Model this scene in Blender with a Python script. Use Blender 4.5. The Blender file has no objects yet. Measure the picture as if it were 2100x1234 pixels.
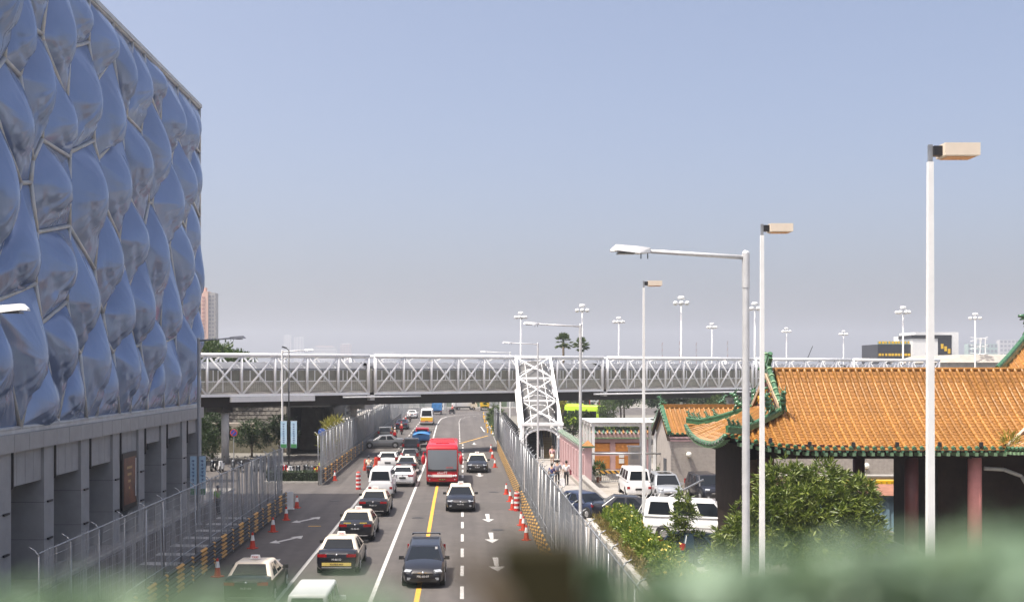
import bpy, bmesh, math, random
import numpy as np
from mathutils import Vector, Matrix
R = math.radians
rng = random.Random(7)
SC = bpy.context.scene
COL = SC.collection
# ------------------------------------------------------------ camera, sky, sun, exposure
CAM_H = 8.8                       # eye height on the near footbridge
FPX, VX, HY = 2300.0, 950.0, 757.0   # focal length in photo pixels, vanishing point of the road
cam = bpy.data.cameras.new('camera')
camo = bpy.data.objects.new('camera', cam); COL.objects.link(camo)
camo.location = (0, 0, CAM_H); camo.rotation_euler = (R(90), 0, 0)
cam.sensor_width = 36; cam.lens = 36 * FPX / 2100
cam.shift_x = (1050 - VX) / 2100; cam.shift_y = (HY - 617) / 2100
cam.clip_start = 0.05; cam.clip_end = 12000
cam.dof.use_dof = True; cam.dof.focus_distance = 85; cam.dof.aperture_fstop = 2.7
SC.camera = camo
SUNK = Vector((0.39, 0.2, -1)).normalized()      # direction the sunlight travels
sun_el = math.asin(-SUNK.z); sun_az = math.atan2(-SUNK.x, -SUNK.y)
w = bpy.data.worlds.new('World'); SC.world = w; w.use_nodes = True
nt = w.node_tree
sky = nt.nodes.new('ShaderNodeTexSky'); sky.sky_type = 'NISHITA'; sky.sun_disc = False
sky.sun_elevation = sun_el; sky.sun_rotation = sun_az
sky.air_density = 0.62; sky.dust_density = 6.0; sky.ozone_density = 0.5; sky.altitude = 0
bg = nt.nodes['Background']; bg.inputs['Strength'].default_value = 0.15
nt.links.new(sky.outputs[0], bg.inputs['Color'])
sun = bpy.data.lights.new('sun', 'SUN'); sun.energy = 3.9; sun.angle = R(0.53); sun.color = (1, 0.95, 0.87)
suno = bpy.data.objects.new('sun', sun); COL.objects.link(suno); suno.location = (-30, -10, 80)
suno.rotation_euler = SUNK.to_track_quat('-Z', 'Y').to_euler()
SC.view_settings.view_transform = 'Standard'; SC.view_settings.look = 'None'
SC.view_settings.exposure = 0.80; SC.view_settings.gamma = 1
SC.view_settings.use_curve_mapping = False

def G(px, py, z=0.0):
    Y = FPX * (CAM_H - z) / (py - HY); return (px - VX) * Y / FPX, Y
def P(px, py, Y):
    return ((px - VX) * Y / FPX, Y, CAM_H - (py - HY) * Y / FPX)

# ------------------------------------------------------------ materials
MATS = {}
def M(name, col, rough=.6, metal=0., var=.12, scale=2., bump=0., bscale=25., spec=.5, coat=0., col2=None, island=False, stretch=None, trans=0.):
    if name in MATS: return MATS[name]
    m = bpy.data.materials.new(name); m.use_nodes = True; MATS[name] = m
    t = m.node_tree; b = t.nodes['Principled BSDF']
    b.inputs['Roughness'].default_value = rough; b.inputs['Metallic'].default_value = metal
    b.inputs['Specular IOR Level'].default_value = spec
    if coat: b.inputs['Coat Weight'].default_value = coat; b.inputs['Coat Roughness'].default_value = .04
    c = (*col, 1)
    tc = t.nodes.new('ShaderNodeTexCoord'); src = tc.outputs['Object']
    if stretch:
        mp = t.nodes.new('ShaderNodeMapping'); mp.inputs['Scale'].default_value = stretch
        t.links.new(src, mp.inputs['Vector']); src = mp.outputs[0]
    if var or col2:
        mx = t.nodes.new('ShaderNodeMix'); mx.data_type = 'RGBA'
        a = c if col2 else (*[min(1, x * (1 - var)) for x in col], 1)
        d = (*col2, 1) if col2 else (*[min(1, x * (1 + var)) for x in col], 1)
        mx.inputs[6].default_value = a; mx.inputs[7].default_value = d
        if island:
            g = t.nodes.new('ShaderNodeNewGeometry'); t.links.new(g.outputs['Random Per Island'], mx.inputs[0])
        else:
            n = t.nodes.new('ShaderNodeTexNoise'); n.inputs['Scale'].default_value = scale; n.inputs['Detail'].default_value = 6
            n.inputs['Roughness'].default_value = .65
            cr = t.nodes.new('ShaderNodeMapRange'); cr.inputs[1].default_value = .3; cr.inputs[2].default_value = .7
            t.links.new(src, n.inputs['Vector']); t.links.new(n.outputs['Fac'], cr.inputs[0]); t.links.new(cr.outputs[0], mx.inputs[0])
        t.links.new(mx.outputs[2], b.inputs['Base Color'])
    else:
        b.inputs['Base Color'].default_value = c
    if bump:
        n2 = t.nodes.new('ShaderNodeTexNoise'); n2.inputs['Scale'].default_value = bscale; n2.inputs['Detail'].default_value = 4
        bp = t.nodes.new('ShaderNodeBump'); bp.inputs['Strength'].default_value = bump; bp.inputs['Distance'].default_value = .05
        t.links.new(src, n2.inputs['Vector']); t.links.new(n2.outputs['Fac'], bp.inputs['Height']); t.links.new(bp.outputs[0], b.inputs['Normal'])
    if trans:
        tr = t.nodes.new('ShaderNodeBsdfTranslucent'); tr.inputs['Color'].default_value = (col[0] * 1.6, col[1] * 1.7, col[2] * .8, 1)
        ms = t.nodes.new('ShaderNodeMixShader'); ms.inputs[0].default_value = trans
        t.links.new(b.outputs[0], ms.inputs[1]); t.links.new(tr.outputs[0], ms.inputs[2])
        t.links.new(ms.outputs[0], t.nodes['Material Output'].inputs['Surface'])
    return m

def stripe_mat(name, a, b, period, axis, rough=.5, duty=.5, shear=0.0, axis2='Z'):
    m = bpy.data.materials.new(name); m.use_nodes = True; t = m.node_tree; p = t.nodes['Principled BSDF']
    p.inputs['Roughness'].default_value = rough
    tc = t.nodes.new('ShaderNodeTexCoord'); sx = t.nodes.new('ShaderNodeSeparateXYZ'); t.links.new(tc.outputs['Object'], sx.inputs[0])
    src = sx.outputs[axis]
    if shear:
        ma = t.nodes.new('ShaderNodeMath'); ma.operation = 'MULTIPLY_ADD'; ma.inputs[1].default_value = shear
        t.links.new(sx.outputs[axis2], ma.inputs[0]); t.links.new(src, ma.inputs[2]); src = ma.outputs[0]
    d = t.nodes.new('ShaderNodeMath'); d.operation = 'DIVIDE'; d.inputs[1].default_value = period; t.links.new(src, d.inputs[0])
    f = t.nodes.new('ShaderNodeMath'); f.operation = 'FRACT'; t.links.new(d.outputs[0], f.inputs[0])
    g = t.nodes.new('ShaderNodeMath'); g.operation = 'GREATER_THAN'; g.inputs[1].default_value = duty; t.links.new(f.outputs[0], g.inputs[0])
    mx = t.nodes.new('ShaderNodeMix'); mx.data_type = 'RGBA'; mx.inputs[6].default_value = (*a, 1); mx.inputs[7].default_value = (*b, 1)
    t.links.new(g.outputs[0], mx.inputs[0])
    n = t.nodes.new('ShaderNodeTexNoise'); n.inputs['Scale'].default_value = 6; n.inputs['Detail'].default_value = 5
    mr = t.nodes.new('ShaderNodeMapRange'); mr.inputs[1].default_value = .3; mr.inputs[2].default_value = .7; mr.inputs[3].default_value = .7; mr.inputs[4].default_value = 1.1
    t.links.new(n.outputs[0], mr.inputs[0])
    mu = t.nodes.new('ShaderNodeMix'); mu.data_type = 'RGBA'; mu.blend_type = 'MULTIPLY'; mu.inputs[0].default_value = 1
    t.links.new(mx.outputs[2], mu.inputs[6]); t.links.new(mr.outputs[0], mu.inputs[7]); t.links.new(mu.outputs[2], p.inputs['Base Color'])
    return m

WHITE = M('white_paint', (.78, .78, .76), .4, var=.06)
GALV = M('galvanised_steel', (.35, .36, .37), .42, .6, var=.15, scale=5)
WIRE = M('fence_wire', (.33, .34, .35), .5, .15, var=.1)
LAMPG = M('lamp_steel', (.62, .62, .62), .4, .25, var=.08, scale=5)
BLACK = M('black_paint', (.015, .015, .017), .4, var=.1)
RUBBER = M('rubber', (.018, .018, .018), .8, var=.1)
GLASS = M('car_glass', (.010, .013, .017), .06, var=0, spec=.22)
CHROME = M('chrome', (.7, .7, .7), .15, .9, var=0)
REDL = M('tail_lens', (.30, .008, .010), .2, var=0)
HEADL = M('head_lens', (.34, .36, .38), .2, var=0)
CONC = M('concrete', (.36, .34, .31), .85, var=.18, scale=1.3, bump=.2)
PLATE = M('black_plate', (.01, .01, .01), .4, var=0)

# ------------------------------------------------------------ mesh helper
class MB:
    def __init__(s): s.v = []; s.f = []
    def add(s, vs, fs):
        o = len(s.v); s.v += [tuple(v) for v in vs]; s.f += [tuple(i + o for i in f) for f in fs]; return s
    def box(s, c, d, rz=0.0, rx=0.0, ry=0.0):
        m = Matrix.Rotation(rz, 3, 'Z') @ Matrix.Rotation(ry, 3, 'Y') @ Matrix.Rotation(rx, 3, 'X')
        vs = [Vector(c) + m @ Vector((x * d[0] / 2, y * d[1] / 2, z * d[2] / 2)) for x in (-1, 1) for y in (-1, 1) for z in (-1, 1)]
        return s.add(vs, [(0, 1, 3, 2), (4, 6, 7, 5), (0, 4, 5, 1), (2, 3, 7, 6), (0, 2, 6, 4), (1, 5, 7, 3)])
    def bb(s, a, b):
        return s.box([(a[i] + b[i]) / 2 for i in range(3)], [abs(b[i] - a[i]) for i in range(3)])
    def cyl(s, p, q, r, r2=None, n=8, cap=True):
        p = Vector(p); q = Vector(q); r2 = r if r2 is None else r2
        d = (q - p); d = d.normalized() if d.length > 1e-9 else Vector((0, 0, 1))
        a = d.orthogonal().normalized(); b = d.cross(a)
        vs = []
        for k in range(n):
            t = 2 * math.pi * (k + .5) / n; u = a * math.cos(t) + b * math.sin(t); vs += [p + u * r, q + u * r2]
        fs = [(2 * k, 2 * ((k + 1) % n), 2 * ((k + 1) % n) + 1, 2 * k + 1) for k in range(n)]
        if cap: fs += [tuple(2 * k for k in range(n))[::-1], tuple(2 * k + 1 for k in range(n))]
        return s.add(vs, fs)
    def bar(s, p, q, wd, ht):      # rectangular bar between two points, ht roughly vertical
        p = Vector(p); q = Vector(q); d = (q - p).normalized(); up = Vector((0, 0, 1))
        if abs(d.z) > .95: up = Vector((0, 1, 0))
        a = d.cross(up).normalized() * wd / 2; b = a.cross(d).normalized() * ht / 2
        vs = [p + a + b, p - a + b, p - a - b, p + a - b, q + a + b, q - a + b, q - a - b, q + a - b]
        return s.add(vs, [(0, 1, 2, 3), (7, 6, 5, 4), (0, 4, 5, 1), (1, 5, 6, 2), (2, 6, 7, 3), (3, 7, 4, 0)])
    def tube(s, pts, r, n=6, rs=None):
        for i in range(len(pts) - 1):
            s.cyl(pts[i], pts[i + 1], rs[i] if rs else r, rs[i + 1] if rs else r, n)
        return s
    def prism(s, poly, z0, z1):
        n = len(poly); vs = [(x, y, z0) for x, y in poly] + [(x, y, z1) for x, y in poly]
        return s.add(vs, [tuple(range(n))[::-1], tuple(range(n, 2 * n))] + [(i, (i + 1) % n, n + (i + 1) % n, n + i) for i in range(n)])
    def ext(s, poly, axis, a, b):   # extrude 2D polygon along axis: axis 0 -> poly in (y,z); 1 -> (x,z)
        n = len(poly); mk = (lambda u, v, t: (t, u, v)) if axis == 0 else (lambda u, v, t: (u, t, v))
        vs = [mk(u, v, a) for u, v in poly] + [mk(u, v, b) for u, v in poly]
        return s.add(vs, [tuple(range(n)), tuple(range(n, 2 * n))[::-1]] + [(i, n + i, n + (i + 1) % n, (i + 1) % n) for i in range(n)])
    def quad(s, a, b, c, d): return s.add([a, b, c, d], [(0, 1, 2, 3)])
    def loft(s, rings, caps=True, closed=True):
        n = len(rings[0]); vs = [p for r in rings for p in r]; fs = []
        m = n if closed else n - 1
        for i in range(len(rings) - 1):
            for k in range(m):
                k2 = (k + 1) % n; fs.append((i * n + k, i * n + k2, (i + 1) * n + k2, (i + 1) * n + k))
        if caps: fs += [tuple(range(n))[::-1], tuple((len(rings) - 1) * n + k for k in range(n))]
        return s.add(vs, fs)
    def ball(s, c, r, n=10, m=7, sz=1.0):
        rings = []
        for i in range(m + 1):
            t = math.pi * i / m; rr = max(1e-3, math.sin(t)) * r
            rings.append([(c[0] + rr * math.cos(2 * math.pi * k / n), c[1] + rr * math.sin(2 * math.pi * k / n), c[2] - r * sz * math.cos(t)) for k in range(n)])
        return s.loft(rings)
    def mesh(s, name, mat, smooth=False, fix=True):
        me = bpy.data.meshes.new(name); me.from_pydata(s.v, [], s.f)
        if mat: me.materials.append(mat)
        if fix:
            bm = bmesh.new(); bm.from_mesh(me); bmesh.ops.recalc_face_normals(bm, faces=bm.faces); bm.to_mesh(me); bm.free()
        if smooth:
            me.polygons.foreach_set('use_smooth', [True] * len(me.polygons))
            if smooth != True: me.set_sharp_from_angle(angle=R(smooth))
        return me
    def build(s, name, mat, parent=None, smooth=False, fix=True, loc=None):
        return obj(name, s.mesh(name, mat, smooth, fix), parent, loc)
def obj(name, me, parent=None, loc=None, rz=0.0):
    o = bpy.data.objects.new(name, me); COL.objects.link(o)
    if parent is not None: o.parent = parent
    if loc is not None: o.location = loc
    if rz: o.rotation_euler = (0, 0, rz)
    return o
def tag(o, label, cat, group=None):
    o['label'] = label; o['category'] = cat
    if group: o['group'] = group
    return o
def thing(name, label, cat, loc=(0, 0, 0), rz=0.0, group=None):
    o = bpy.data.objects.new(name, None); COL.objects.link(o); o.location = loc; o.rotation_euler = (0, 0, rz)
    o.empty_display_size = .2
    return tag(o, label, cat, group)
def struct(o): o['kind'] = 'structure'; return o
def stuff(o): o['kind'] = 'stuff'; return o
def copy_tree(o, parent=None):
    c = o.copy(); COL.objects.link(c)
    if parent is not None: c.parent = parent
    for ch in list(o.children): copy_tree(ch, c)
    return c
_txt = {}
def text_mesh(s, size, mat, th=.004):
    k = (s, size, mat.name)
    if k not in _txt:
        cu = bpy.data.curves.new('lettering', 'FONT'); cu.body = s; cu.size = size; cu.align_x = 'CENTER'; cu.align_y = 'CENTER'; cu.extrude = th; cu.resolution_u = 2
        o = bpy.data.objects.new('lettering', cu); COL.objects.link(o); bpy.context.view_layer.update()
        me = bpy.data.meshes.new_from_object(o.evaluated_get(bpy.context.evaluated_depsgraph_get()))
        bpy.data.objects.remove(o); bpy.data.curves.remove(cu); me.materials.clear(); me.materials.append(mat); _txt[k] = me
    return _txt[k]
def text(s, size, mat, parent, loc, rz=0.0):   # upright lettering that reads when seen from -y
    o = obj('lettering', text_mesh(s, size, mat), parent, loc); o.rotation_euler = (R(90), 0, rz); return o

# ------------------------------------------------------------ leaves (numpy)
def leaf_mesh(name, mat, pts, dirs, ln, wd, seed=0, fold=.25, jitter=.3):
    r = np.random.default_rng(seed); n = len(pts); pts = np.asarray(pts, float); d = np.asarray(dirs, float)
    d /= np.linalg.norm(d, axis=1, keepdims=True) + 1e-9
    s = np.cross(d, r.normal(size=(n, 3))); s /= np.linalg.norm(s, axis=1, keepdims=True) + 1e-9
    nn = np.cross(s, d); L = ln * (1 + jitter * r.uniform(-1, 1, (n, 1))); W = wd * (1 + jitter * r.uniform(-1, 1, (n, 1)))
    v = np.empty((n, 4, 3)); v[:, 0] = pts; v[:, 2] = pts + d * L - nn * L * .1
    v[:, 1] = pts + d * L * .45 + s * W / 2 + nn * W * fold; v[:, 3] = pts + d * L * .45 - s * W / 2 + nn * W * fold
    me = bpy.data.meshes.new(name); b = np.arange(n)[:, None] * 4
    tri = np.concatenate([b + [0, 1, 2], b + [0, 2, 3]], 1).reshape(-1)
    me.vertices.add(n * 4); me.vertices.foreach_set('co', v.reshape(-1)); me.loops.add(len(tri)); me.loops.foreach_set('vertex_index', tri.astype(np.int32))
    me.polygons.add(n * 2); me.polygons.foreach_set('loop_start', np.arange(0, n * 6, 3, dtype=np.int32)); me.polygons.foreach_set('loop_total', np.full(n * 2, 3, dtype=np.int32))
    me.update(calc_edges=True); me.materials.append(mat); return me
def clumps(lobes, ncl, per, spread, seed, up=.3, droop=0.0):
    """leaf rosettes on and inside a set of ellipsoid lobes; lobes = (centre, radii)"""
    r = np.random.default_rng(seed); w_ = np.array([l[1][0] * l[1][1] + l[1][0] * l[1][2] for l in lobes]); w_ = w_ / w_.sum()
    P_, D_ = [], []
    for k in range(ncl):
        c, rad = lobes[r.choice(len(lobes), p=w_)]; u = r.normal(size=3); u /= np.linalg.norm(u)
        q = np.array(c) + u * np.array(rad) * r.uniform(.55, 1.08)
        dd = r.normal(size=(per, 3)) * .75 + u * .7 + np.array([0, 0, up]); dd /= np.linalg.norm(dd, axis=1, keepdims=True)
        dd[:, 2] -= droop * r.uniform(.3, 1, per)
        P_.append(q + dd * spread * r.uniform(0, 1, (per, 1))); D_.append(dd)
    return np.concatenate(P_), np.concatenate(D_)
LEAF_BIG = M('mango_leaf', (.045, .08, .012), .4, var=0, col2=(.21, .25, .045), island=True, trans=.25)
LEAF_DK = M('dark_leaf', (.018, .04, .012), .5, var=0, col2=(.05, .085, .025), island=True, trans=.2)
LEAF_MID = M('mid_leaf', (.035, .07, .018), .5, var=0, col2=(.10, .14, .035), island=True, trans=.25)
LEAF_HEDGE = M('hedge_leaf', (.055, .11, .012), .45, var=0, col2=(.23, .28, .03), island=True, trans=.25)
LEAF_YEL = M('yellow_leaf', (.16, .16, .02), .5, var=0, col2=(.34, .29, .03), island=True, trans=.25)
PALM = M('palm_leaf', (.04, .075, .02), .45, var=0, col2=(.12, .15, .045), island=True, trans=.2)
BARK = M('bark', (.10, .075, .05), .9, var=.3, scale=8, bump=.4)
def tree(name, label, loc, lobes, trunk_h, tr, leaf, ncl, per, ln, wd, spread, seed, up=.3, droop=.2, group=None):
    t = thing(name, label, 'tree', loc, 0, group); r = random.Random(seed); m = MB()
    x = y = 0; top = (r.uniform(-.1, .1), r.uniform(-.1, .1), trunk_h)
    m.cyl((0, 0, -.1), (top[0] * .5, top[1] * .5, trunk_h * .5), tr, tr * .8, 8); m.cyl((top[0] * .5, top[1] * .5, trunk_h * .5), top, tr * .8, tr * .65, 8)
    for c, rad in lobes:
        mid = [(top[i] + c[i]) / 2 + r.uniform(-.2, .2) for i in range(3)]
        m.cyl(top, mid, tr * .5, tr * .32, 6); m.cyl(mid, c, tr * .32, tr * .12, 5)
        for q in range(3):
            e = [c[i] + rad[i] * r.uniform(-.7, .7) for i in range(3)]; m.cyl(c, e, tr * .14, tr * .05, 4)
    m.build('trunk', BARK, t, True)
    p, d = clumps(lobes, ncl, per, spread, seed, up, droop)
    obj('crown', leaf_mesh('crown', leaf, p, d, ln, wd, seed), t); return t
# ------------------------------------------------------------ ground, road, pavements, markings
ASPH = M('asphalt', (.070, .062, .057), .82, var=0, scale=.35, col2=(.104, .092, .084), bump=.15, bscale=60, stretch=(1, .25, 1))
def tracks(m):
    t = m.node_tree; b = t.nodes['Principled BSDF']; src = b.inputs['Base Color'].links[0].from_socket
    tc = t.nodes.new('ShaderNodeTexCoord'); mp = t.nodes.new('ShaderNodeMapping'); mp.inputs['Scale'].default_value = (1.1, .012, 1); t.links.new(tc.outputs['Object'], mp.inputs[0])
    n = t.nodes.new('ShaderNodeTexNoise'); n.inputs['Scale'].default_value = 1.0; n.inputs['Detail'].default_value = 3; t.links.new(mp.outputs[0], n.inputs['Vector'])
    n2 = t.nodes.new('ShaderNodeTexNoise'); n2.inputs['Scale'].default_value = .9; n2.inputs['Detail'].default_value = 8; n2.inputs['Roughness'].default_value = .75; t.links.new(tc.outputs['Object'], n2.inputs['Vector'])
    ad = t.nodes.new('ShaderNodeMath'); ad.operation = 'ADD'; t.links.new(n.outputs[0], ad.inputs[0]); t.links.new(n2.outputs[0], ad.inputs[1])
    mr = t.nodes.new('ShaderNodeMapRange'); mr.inputs[1].default_value = .75; mr.inputs[2].default_value = 1.25; mr.inputs[3].default_value = .72; mr.inputs[4].default_value = 1.16; t.links.new(ad.outputs[0], mr.inputs[0])
    mu = t.nodes.new('ShaderNodeMix'); mu.data_type = 'RGBA'; mu.blend_type = 'MULTIPLY'; mu.inputs[0].default_value = 1; t.links.new(src, mu.inputs[6]); t.links.new(mr.outputs[0], mu.inputs[7]); t.links.new(mu.outputs[2], b.inputs['Base Color'])
tracks(ASPH)
ASPH2 = M('lot_concrete', (.22, .20, .175), .85, var=0, scale=.5, col2=(.31, .285, .25), bump=.15, bscale=30)
PAVE = M('paving', (.24, .225, .205), .85, var=0, scale=1.2, col2=(.32, .30, .275), bump=.15)
LAND = M('far_ground', (.16, .15, .13), .9, var=.3, scale=.02)
LINE = M('road_white', (.36, .35, .33), .75, var=0, scale=5, col2=(.60, .585, .56))
YELL = M('road_yellow', (.60, .33, .04), .7, var=.2, scale=6)
KERB = M('kerb_stone', (.38, .36, .33), .85, var=.2, scale=3)
def sheet(name, polys, z, mat, parent=None):
    m = MB()
    for p in polys: m.add([(x, y, z) for x, y in p], [tuple(range(len(p)))])
    return m.build(name, mat, parent)
struct(sheet('ground', [[(-7000, -300), (7000, -300), (7000, 9000), (-7000, 9000)]], -.02, LAND))
road = struct(sheet('road', [[(-17.0, -30), (4.0, -30), (4.0, 200), (-17.0, 200)], [(-17, 200), (4.0, 200), (6, 208), (10, 213), (20, 216), (90, 218), (90, 250), (-17, 250)],
                             [(-60, 68), (-17, 68), (-17, 110), (-60, 110)]], .004, ASPH))
struct(sheet('parking_lot', [[(8.9, 20), (45, 20), (45, 105), (8.9, 105)], [(7.0, 63.5), (8.9, 63.5), (8.9, 72), (7.0, 72)]], .004, ASPH2))
pv = MB().bb((4.3, 18, -.2), (6.95, 112, .12)); pv.bb((6.95, 72.2, -.2), (8.55, 112, .12))
pav = struct(pv.build('pavement', PAVE))
k = MB().bb((4.08, 18, -.2), (4.29, 112, .14)); k.build('kerb', KERB, pav)
lp = struct(MB().bb((-19.5, 20, -.2), (-16.9, 82, .13)).build('building_pavement', PAVE))
k = MB().bb((-16.895, 20, -.2), (-16.7, 82, .15)); k.build('kerb', KERB, lp)
for s in range(20):   # joints of the pavement as slabs
    MB().bb((4.35, 30 + s * 3.0, .121), (6.9, 32.94 + s * 3.0, .128)).build('paving_slab', PAVE, pav)
def mark(name, polys, mat=LINE, z=.009): return sheet(name, polys, z, mat, road)
def seg(x0, y0, x1, y1, wd): return [(x0 - wd / 2, y0), (x0 + wd / 2, y0), (x1 + wd / 2, y1), (x1 - wd / 2, y1)]
def curve_line(name, pts, wd, mat=LINE):
    m = MB()
    for i in range(len(pts) - 1):
        a = Vector((*pts[i], 0)); b = Vector((*pts[i + 1], 0)); 
        d0 = (Vector((*pts[min(i + 1, len(pts) - 1)], 0)) - Vector((*pts[max(i - 1, 0)], 0))).normalized(); d1 = (Vector((*pts[min(i + 2, len(pts) - 1)], 0)) - a).normalized()
        n0 = Vector((-d0.y, d0.x, 0)) * wd / 2; n1 = Vector((-d1.y, d1.x, 0)) * wd / 2
        m.quad(*[(q.x, q.y, .009) for q in (a - n0, b - n1, b + n1, a + n0)])
    return m.build(name, mat, road)
mark('lane_line', [seg(-7.1, 20, -7.1, 121, .16)])
for i in range(14): mark('lane_dash', [seg(-7.15 - .009 * i, 124 + i * 6, -7.17 - .009 * i, 127 + i * 6, .14)])
curve_line('lane_line', [(-3.52, 20), (-3.55, 100), (-3.8, 138), (-4.15, 175), (-4.1, 190), (-3.9, 200), (-3.1, 208), (-1.5, 215), (2, 221), (10, 225), (25, 227)], .17)
curve_line('yellow_line', [(-1.75, 20), (-1.78, 45), (-1.95, 75), (-2.0, 118), (-1.6, 128), (3.3, 149)], .2, YELL)
y0 = 23.8
while y0 < 130:
    if abs(y0 - 71) > .1: mark('lane_dash', [seg(-.05, y0, -.05, y0 + 2.5, .15)])
    y0 += 4.8
pts = [(-.4, 133), (-.6, 170), (-.7, 188), (-.5, 199), (.6, 207), (3, 213), (9, 217), (22, 219)]
acc = []
for i in range(len(pts) - 1):
    a, b = Vector(pts[i]), Vector(pts[i + 1]); n = max(1, int((b - a).length / 3.2))
    for j in range(n):
        p = a.lerp(b, j / n); q = a.lerp(b, (j + .55) / n); d = (q - p).normalized(); nn = Vector((-d.y, d.x)) * .07
        mark('lane_dash', [[tuple(p - nn), tuple(q - nn), tuple(q + nn), tuple(p + nn)][::-1]])
def arrow(cx, cy, L=3.6, z=.009):    # straight arrow pointing to -y
    return [[(cx - .09, cy + 1.25), (cx + .09, cy + 1.25), (cx + .13, cy + L), (cx - .13, cy + L)], [(cx, cy), (cx + .36, cy + 1.2), (cx - .36, cy + 1.2)]]
for (x, y) in ((1.5, 48.9), (1.48, 56.9), (1.46, 64.7), (1.35, 92.0), (1.3, 131.0)): mark('lane_arrow', arrow(x, y))
for (x, y) in ((-9.1, 50.6), (-9.1, 57.9), (-9.15, 65.5)):     # double-headed merge arrows
    mark('merge_arrow', [[(x - .45, y - .55), (x - .28, y - .75), (x + .42, y + .6), (x + .22, y + .75)], [(x - .75, y - 1.0), (x - .15, y - 1.15), (x - .55, y - .1)], [(x + .62, y + 1.5), (x + .02, y + .95), (x + .68, y + .4)]])
for i in range(7): mark('crossing_bar', [[(-14.6, 50.5 + i * 2.6), (-12.6, 50.3 + i * 2.6), (-12.6, 51.1 + i * 2.6), (-14.6, 51.3 + i * 2.6)]])
mark('edge_line', [seg(3.0, 158, 2.7, 172, .18)])
mark('yellow_tick', [[(-8.7, 62.9), (-8.0, 62.9), (-8.0, 63.1), (-8.7, 63.1)]], YELL)
mark('stop_bar', [[(-6.8, 168), (-4.4, 168), (-4.4, 168.4), (-6.8, 168.4)]])
PATCH = M('asphalt_patch', (.076, .068, .062), .85, var=.12)
for (a, b, c, d) in ((-3.3, 70.2, 3.5, 74), (-6.9, 60, -5.9, 66), (1.9, 84, 3.3, 96), (-10.6, 84, -9.3, 92), (.3, 170, 1.2, 176)): mark('asphalt_patch', [[(a, b), (c, b), (c, d), (a, d)]], PATCH, .0065)
for (x, y) in ((-5.3, 54.8), (1.9, 61.5), (-2.7, 66.5), (-8.6, 75.2), (2.2, 80.5), (.9, 108)):
    mh = MB().cyl((x, y, .006), (x, y, .012), .36, n=18); mh.build('manhole_cover', M('cast_iron', (.05, .047, .045), .6, .3, var=.2, scale=8), road)
# far kerb and planted bank behind the bend
struct(MB().bb((-17, 250, -.1), (60, 252.5, .3)).build('far_kerb', KERB))
fc = struct(MB().bb((3.9, 118, -.2), (5.2, 205, .16)).build('planting_strip', KERB))

# ------------------------------------------------------------ bubble-clad casino building
FX = -17.6; FY0, FY1 = 34.0, 74.3; FZ0, FZ1 = 6.4, 26.1
def film_mat(name='etfe_film', tint=(.215, .285, .44)):
    m = bpy.data.materials.new(name); m.use_nodes = True; t = m.node_tree; b = t.nodes['Principled BSDF']
    b.inputs['Base Color'].default_value = (*tint, 1); b.inputs['Metallic'].default_value = .42; b.inputs['Roughness'].default_value = .17
    tc = t.nodes.new('ShaderNodeTexCoord')
    mp = t.nodes.new('ShaderNodeMapping'); mp.inputs['Scale'].default_value = (1.0, 1.3, .45); t.links.new(tc.outputs['Object'], mp.inputs[0])
    n = t.nodes.new('ShaderNodeTexNoise'); n.inputs['Scale'].default_value = 1.0; n.inputs['Detail'].default_value = 5; n.inputs['Distortion'].default_value = 1.2
    t.links.new(mp.outputs[0], n.inputs['Vector'])
    bp = t.nodes.new('ShaderNodeBump'); bp.inputs['Strength'].default_value = .13; bp.inputs['Distance'].default_value = .2
    t.links.new(n.outputs[0], bp.inputs['Height']); t.links.new(bp.outputs[0], b.inputs['Normal'])
    n2 = t.nodes.new('ShaderNodeTexNoise'); n2.inputs['Scale'].default_value = .35; t.links.new(tc.outputs['Object'], n2.inputs['Vector'])
    mx = t.nodes.new('ShaderNodeMix'); mx.data_type = 'RGBA'; mx.inputs[6].default_value = (*[c * .8 for c in tint], 1); mx.inputs[7].default_value = (*[min(1, c * 1.3) for c in tint], 1)
    t.links.new(n2.outputs[0], mx.inputs[0]); t.links.new(mx.outputs[2], b.inputs['Base Color'])
    return m
FILM = film_mat()
MULL = M('mullion', (.50, .51, .51), .5, .3, var=.15)
STONE = M('grey_granite', (.30, .295, .29), .6, var=0, scale=1.5, col2=(.37, .365, .36))
DKGL = M('dark_glazing', (.02, .023, .03), .12, var=.2)
casino = thing('casino_building', 'casino block clad in blue inflated film cushions over a granite colonnade', 'building', (FX, 54, 0))
def fw(px, py):
    Y = -FX * FPX / (VX - px); return Y, CAM_H - (py - HY) * Y / FPX
seeds = [fw(*q) for q in ((28, 40), (112, 80), (200, 70), (62, 175), (22, 250), (98, 205), (158, 165), (214, 215), (250, 95), (274, 165), (311, 145), (340, 200), (374, 265), (397, 235), (303, 268), (160, 285), (97, 390), (226, 380), (272, 350), (332, 410), (366, 370), (396, 370), (392, 470), (172, 430), (30, 500), (102, 550), (160, 600), (215, 515), (262, 490), (310, 560), (360, 515), (342, 605), (386, 610), (232, 605), (277, 610), (38, 690), (112, 725), (185, 745), (250, 750), (300, 725), (332, 665), (370, 745), (402, 545), (18, 800), (80, 825), (142, 830), (215, 835), (280, 805), (345, 785), (312, 815), (396, 690), (62, 600), (398, 790), (20, 130), (150, 20), (60, -60), (10, 370))]
rr = random.Random(3)
for y in np.arange(35, 42.5, 3.6):
    for z in np.arange(8, 27, 3.6): seeds.append((y + rr.uniform(-1, 1), z + rr.uniform(-1, 1)))
for y in (44, 48.5, 52.5): seeds += [(y, 25.2 + rr.uniform(-.8, .5)), (y + 2, 22 + rr.uniform(-.8, .8))]
flt = []; ZS = .66      # cells are drawn out vertically
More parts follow.
